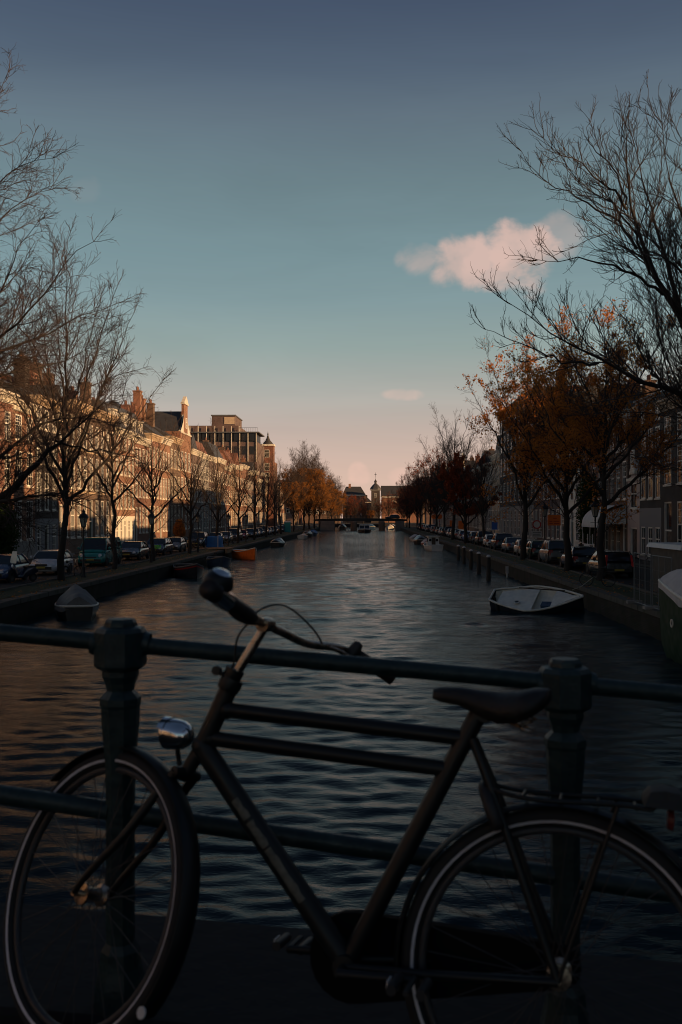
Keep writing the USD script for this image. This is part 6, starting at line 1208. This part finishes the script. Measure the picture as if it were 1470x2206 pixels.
def fender(H, n_, u, v, a0, a1, name='fender', R_=.351, w=.026):
    rows = []
    for a in np.linspace(a0, a1, 40):
        d = math.cos(a) * u + math.sin(a) * v; rows.append([H + d * (R_ - .009 * q * q) + n_ * w * q for q in np.linspace(-1, 1, 9)] + [H + d * (R_ - .003 - .009 * q * q) + n_ * w * .95 * q for q in np.linspace(1, -1, 9)])
    return bpart(name, M().loft(rows), 'bike_black', smooth=40)
fv = unit(np.cross(fn, ff)); fv = fv if fv[2] > 0 else -fv
wheel(FH, fn, ff, fv); fd = fender(FH, fn, ff, fv, .75, 3.75); bpart('mud_flap_reflector', M().lathe([(0, 0), (.013, 0), (.013, .004), (0, .004)], FH + .351 * (math.cos(3.7) * ff + math.sin(3.7) * fv) - fn * .028, 10, -fn), 'sign_white')
wheel(RH, nn, e1, e2); fender(RH, nn, e1, e2, -.25, 3.1)
fk = M(); crown = bp(400, 1668); fk.tube(np.linspace(bp(440, 1600), crown, 3), .017, 12); fk.lathe([(0, -.04), (.013, -.038), (.018, 0), (.013, .038), (0, .04)], crown, 12, fn)
for s in (-1, 1): fk.tube(curve([crown + fn * s * .032, crown * .8 + FH * .2 + fn * s * .037, crown * .5 + FH * .5 + fn * s * .047 - ff * .012, FH + fn * s * .052 - ff * .02 + fv * .03, FH + fn * s * .052], 12), np.linspace(.0125, .008, 12), 10)
bpart('fork', fk, 'bike_black', smooth=50)
lc = bp(394, 1584) + ff * .02; ld = unit(ff * .9 + np.array([-.35, .0, .06])); lp_ = bpart('headlamp', M().lathe([(.0, -.043), (.012, -.042), (.024, -.034), (.033, -.018), (.0365, .002), (.0365, .018), (.038, .02), (.038, .026), (.034, .028)], lc, 24, ld), 'chrome', smooth=60)
bpart('lens', M().lathe([(0, .033), (.02, .031), (.035, .026), (0, .02)], lc, 20, ld), 'lamp_glass', under=lp_, smooth=40); bpart('visor', M().loft([[lc + ld * a + r_ * (math.cos(b) * unit(np.cross(ld, (0, 0, 1.0))) + math.sin(b) * np.array([0, 0, 1.0])) for b in np.linspace(.5, math.pi - .5, 9)] for a, r_ in ((.018, .0388), (.036, .0395))], closed=False, caps=False), 'chrome', under=lp_, smooth=True)
bpart('headlamp_bracket', M().tube(curve([lc - np.array([0, 0, .034]), lc - np.array([-.006, 0, .075]), crown + fn * -.0 + np.array([-.01, 0, .01])], 10), .006, 8), 'bike_black', smooth=True)
# saddle, rack, lock, chain case, cranks
sd = unit(bp(1150, 1492) - bp(935, 1478)); su = unit(np.cross(sd, nn)); su = su if su[2] > 0 else -su; s0 = bp(935, 1482)
rows = []
for u_, w, z, th in ((0, .012, -.004, .02), (.02, .024, .0, .03), (.06, .03, .002, .036), (.11, .042, -.004, .05), (.15, .066, -.006, .06), (.19, .088, .0, .062), (.225, .092, .010, .055), (.25, .07, .012, .035), (.258, .03, .01, .02)):
    c = s0 + sd * u_ + su * z; rows.append([c + nn * w * a + su * (b * th) for a, b in ((-1, -1), (-1.0, -.5), (-.86, -.1), (-.5, .08), (0, .1), (.5, .08), (.86, -.1), (1.0, -.5), (1, -1), (0, -.8))])
sa = bpart('saddle', M().loft(rows), 'saddle_leather', smooth=50); sp_ = M()
for s in (-1, 1): sp_.tube([s0 + sd * .21 + nn * s * .055 - su * .03 + .013 * (math.cos(a) * sd + math.sin(a) * nn) - su * .004 * a for a in np.linspace(0, 5 * 2 * math.pi / 2.6, 40)], .0028, 5); sp_.tube([s0 + sd * .03 - su * .012, s0 + sd * .1 + nn * s * .02 - su * .04, s0 + sd * .2 + nn * s * .05 - su * .07], .004, 6)
bpart('saddle_spring', sp_, 'chrome_worn', smooth=True, under=sa); bpart('seat_post', seg(bp(1034, 1535), s0 + sd * .115 - su * .045, .0125, 12), 'chrome_worn', smooth=50)
bpart('saddle_clamp', M().lathe([(0, -.02), (.018, -.02), (.02, 0), (.018, .02), (0, .02)], s0 + sd * .118 - su * .05, 12, nn), 'bike_black', smooth=40)
rk = M()
for s in (-1, 1): rk.tube(curve([bp(1052, 1690, s * .03), bp(1100, 1706, s * .055), bp(1250, 1722, s * .06), bp(1400, 1738, s * .06)], 14), .0052, 8); rk.tube([bp(1330, 1731, s * .06), RH + nn * s * .066], .0048, 8)
for x in (1130, 1210, 1290, 1370): rk.tube([bp(x, 1708 + (x - 1100) * .105, -.058), bp(x, 1708 + (x - 1100) * .105, .058)], .0045, 8)
rk.tube([bp(1400, 1738, -.06), bp(1424, 1716, -.05), bp(1424, 1716, .05), bp(1400, 1738, .06)], .0052, 8); bpart('rear_rack', rk, 'bike_black', smooth=50)
bpart('rack_bag', M().loft([[bp(x, y_, o) for y_, o in ((1705 + d_, -.07), (1668 + d_ + c_, -.06), (1660 + d_ + c_, 0), (1668 + d_ + c_, .06), (1705 + d_, .07))] for x, d_, c_ in ((1385, 25, 24), (1400, 26, 6), (1430, 30, 0), (1462, 34, 4), (1470, 36, 24))]), 'saddle_leather', smooth=40)
bpart('tail_lamp', M().lathe([(0, 0), (.02, .002), (.024, .014), (0, .018)], bp(1436, 1765), 12, -e1), 'reflector_dark', smooth=40)
lk = M(); lkc = bp(1070, 1752); lk.tube([lkc + .062 * (math.cos(a) * nn + math.sin(a) * unit(e1 * .5 + e2)) for a in np.linspace(-.4, math.pi + .4, 18)], .015, 8); bpart('ring_lock', lk, 'plastic_black', smooth=True)
cc = M(); h_ = []
for c, r_ in ((BB, .098), (RH, .045)):
    for a in np.linspace(0, 2 * math.pi, 20, endpoint=False): h_.append(c + r_ * (math.cos(a) * e1 + math.sin(a) * e2) + nn * .075); h_.append(c + r_ * (math.cos(a) * e1 + math.sin(a) * e2) + nn * .045)
bpart('chain_case', M().tm(trimesh.convex.convex_hull(np.array(h_))), 'case_vinyl', smooth=30)
cd = unit(-e1 * .97 + e2 * .12); ck = M()
for s in (-1, 1): ck.tube([BB + nn * s * -.085, BB + nn * s * -.095 + s * cd * .165], [.012, .009], 8)
ck.tube([BB - nn * .085, BB + nn * .085], .009, 8); bpart('crank', ck, 'bike_black', smooth=50)
for s in (-1, 1):
    c = BB + nn * s * -.145 + s * cd * .165; o = M()
    for q in (-1, 1): o.tube([c - nn * .045 + e1 * q * .03, c + nn * .045 + e1 * q * .03], .011, 8)
    o.tube([c - nn * .05, c + nn * .06 * 1], .006, 6); pd = bpart('pedal', o, 'plastic_black', smooth=50); bpart('pedal_reflector', M().hexa([c - nn * .02 + e1 * .0415 - e2 * .008, c + nn * .02 + e1 * .0415 - e2 * .008, c + nn * .02 + e1 * .0445 - e2 * .008, c - nn * .02 + e1 * .0445 - e2 * .008], [c - nn * .02 + e1 * .0415 + e2 * .008, c + nn * .02 + e1 * .0415 + e2 * .008, c + nn * .02 + e1 * .0445 + e2 * .008, c - nn * .02 + e1 * .0445 + e2 * .008]), 'sign_white', under=pd)
# the worn, no longer readable stickers on the down tube
d0, d1 = bp(436, 1608), BB; dd = unit(d1 - d0); dn = unit(np.cross(dd, nn)); ln = np.linalg.norm(d1 - d0)
for a_, b_ in ((.255, .345), (.36, .475), (.485, .72)):
    rows = []
    for f_ in np.linspace(a_, b_, 10):
        wv = .60 + .07 * math.sin(f_ * 60) + .05 * math.sin(f_ * 143); rows.append([d0 + dd * ln * f_ + .0262 * (-nn * math.cos(g_) + dn * math.sin(g_)) for g_ in np.linspace(-wv * .45, wv * .75, 7)])
    bpart('worn_sticker', M().loft(rows, closed=False, caps=False), 'worn_sticker', smooth=True)
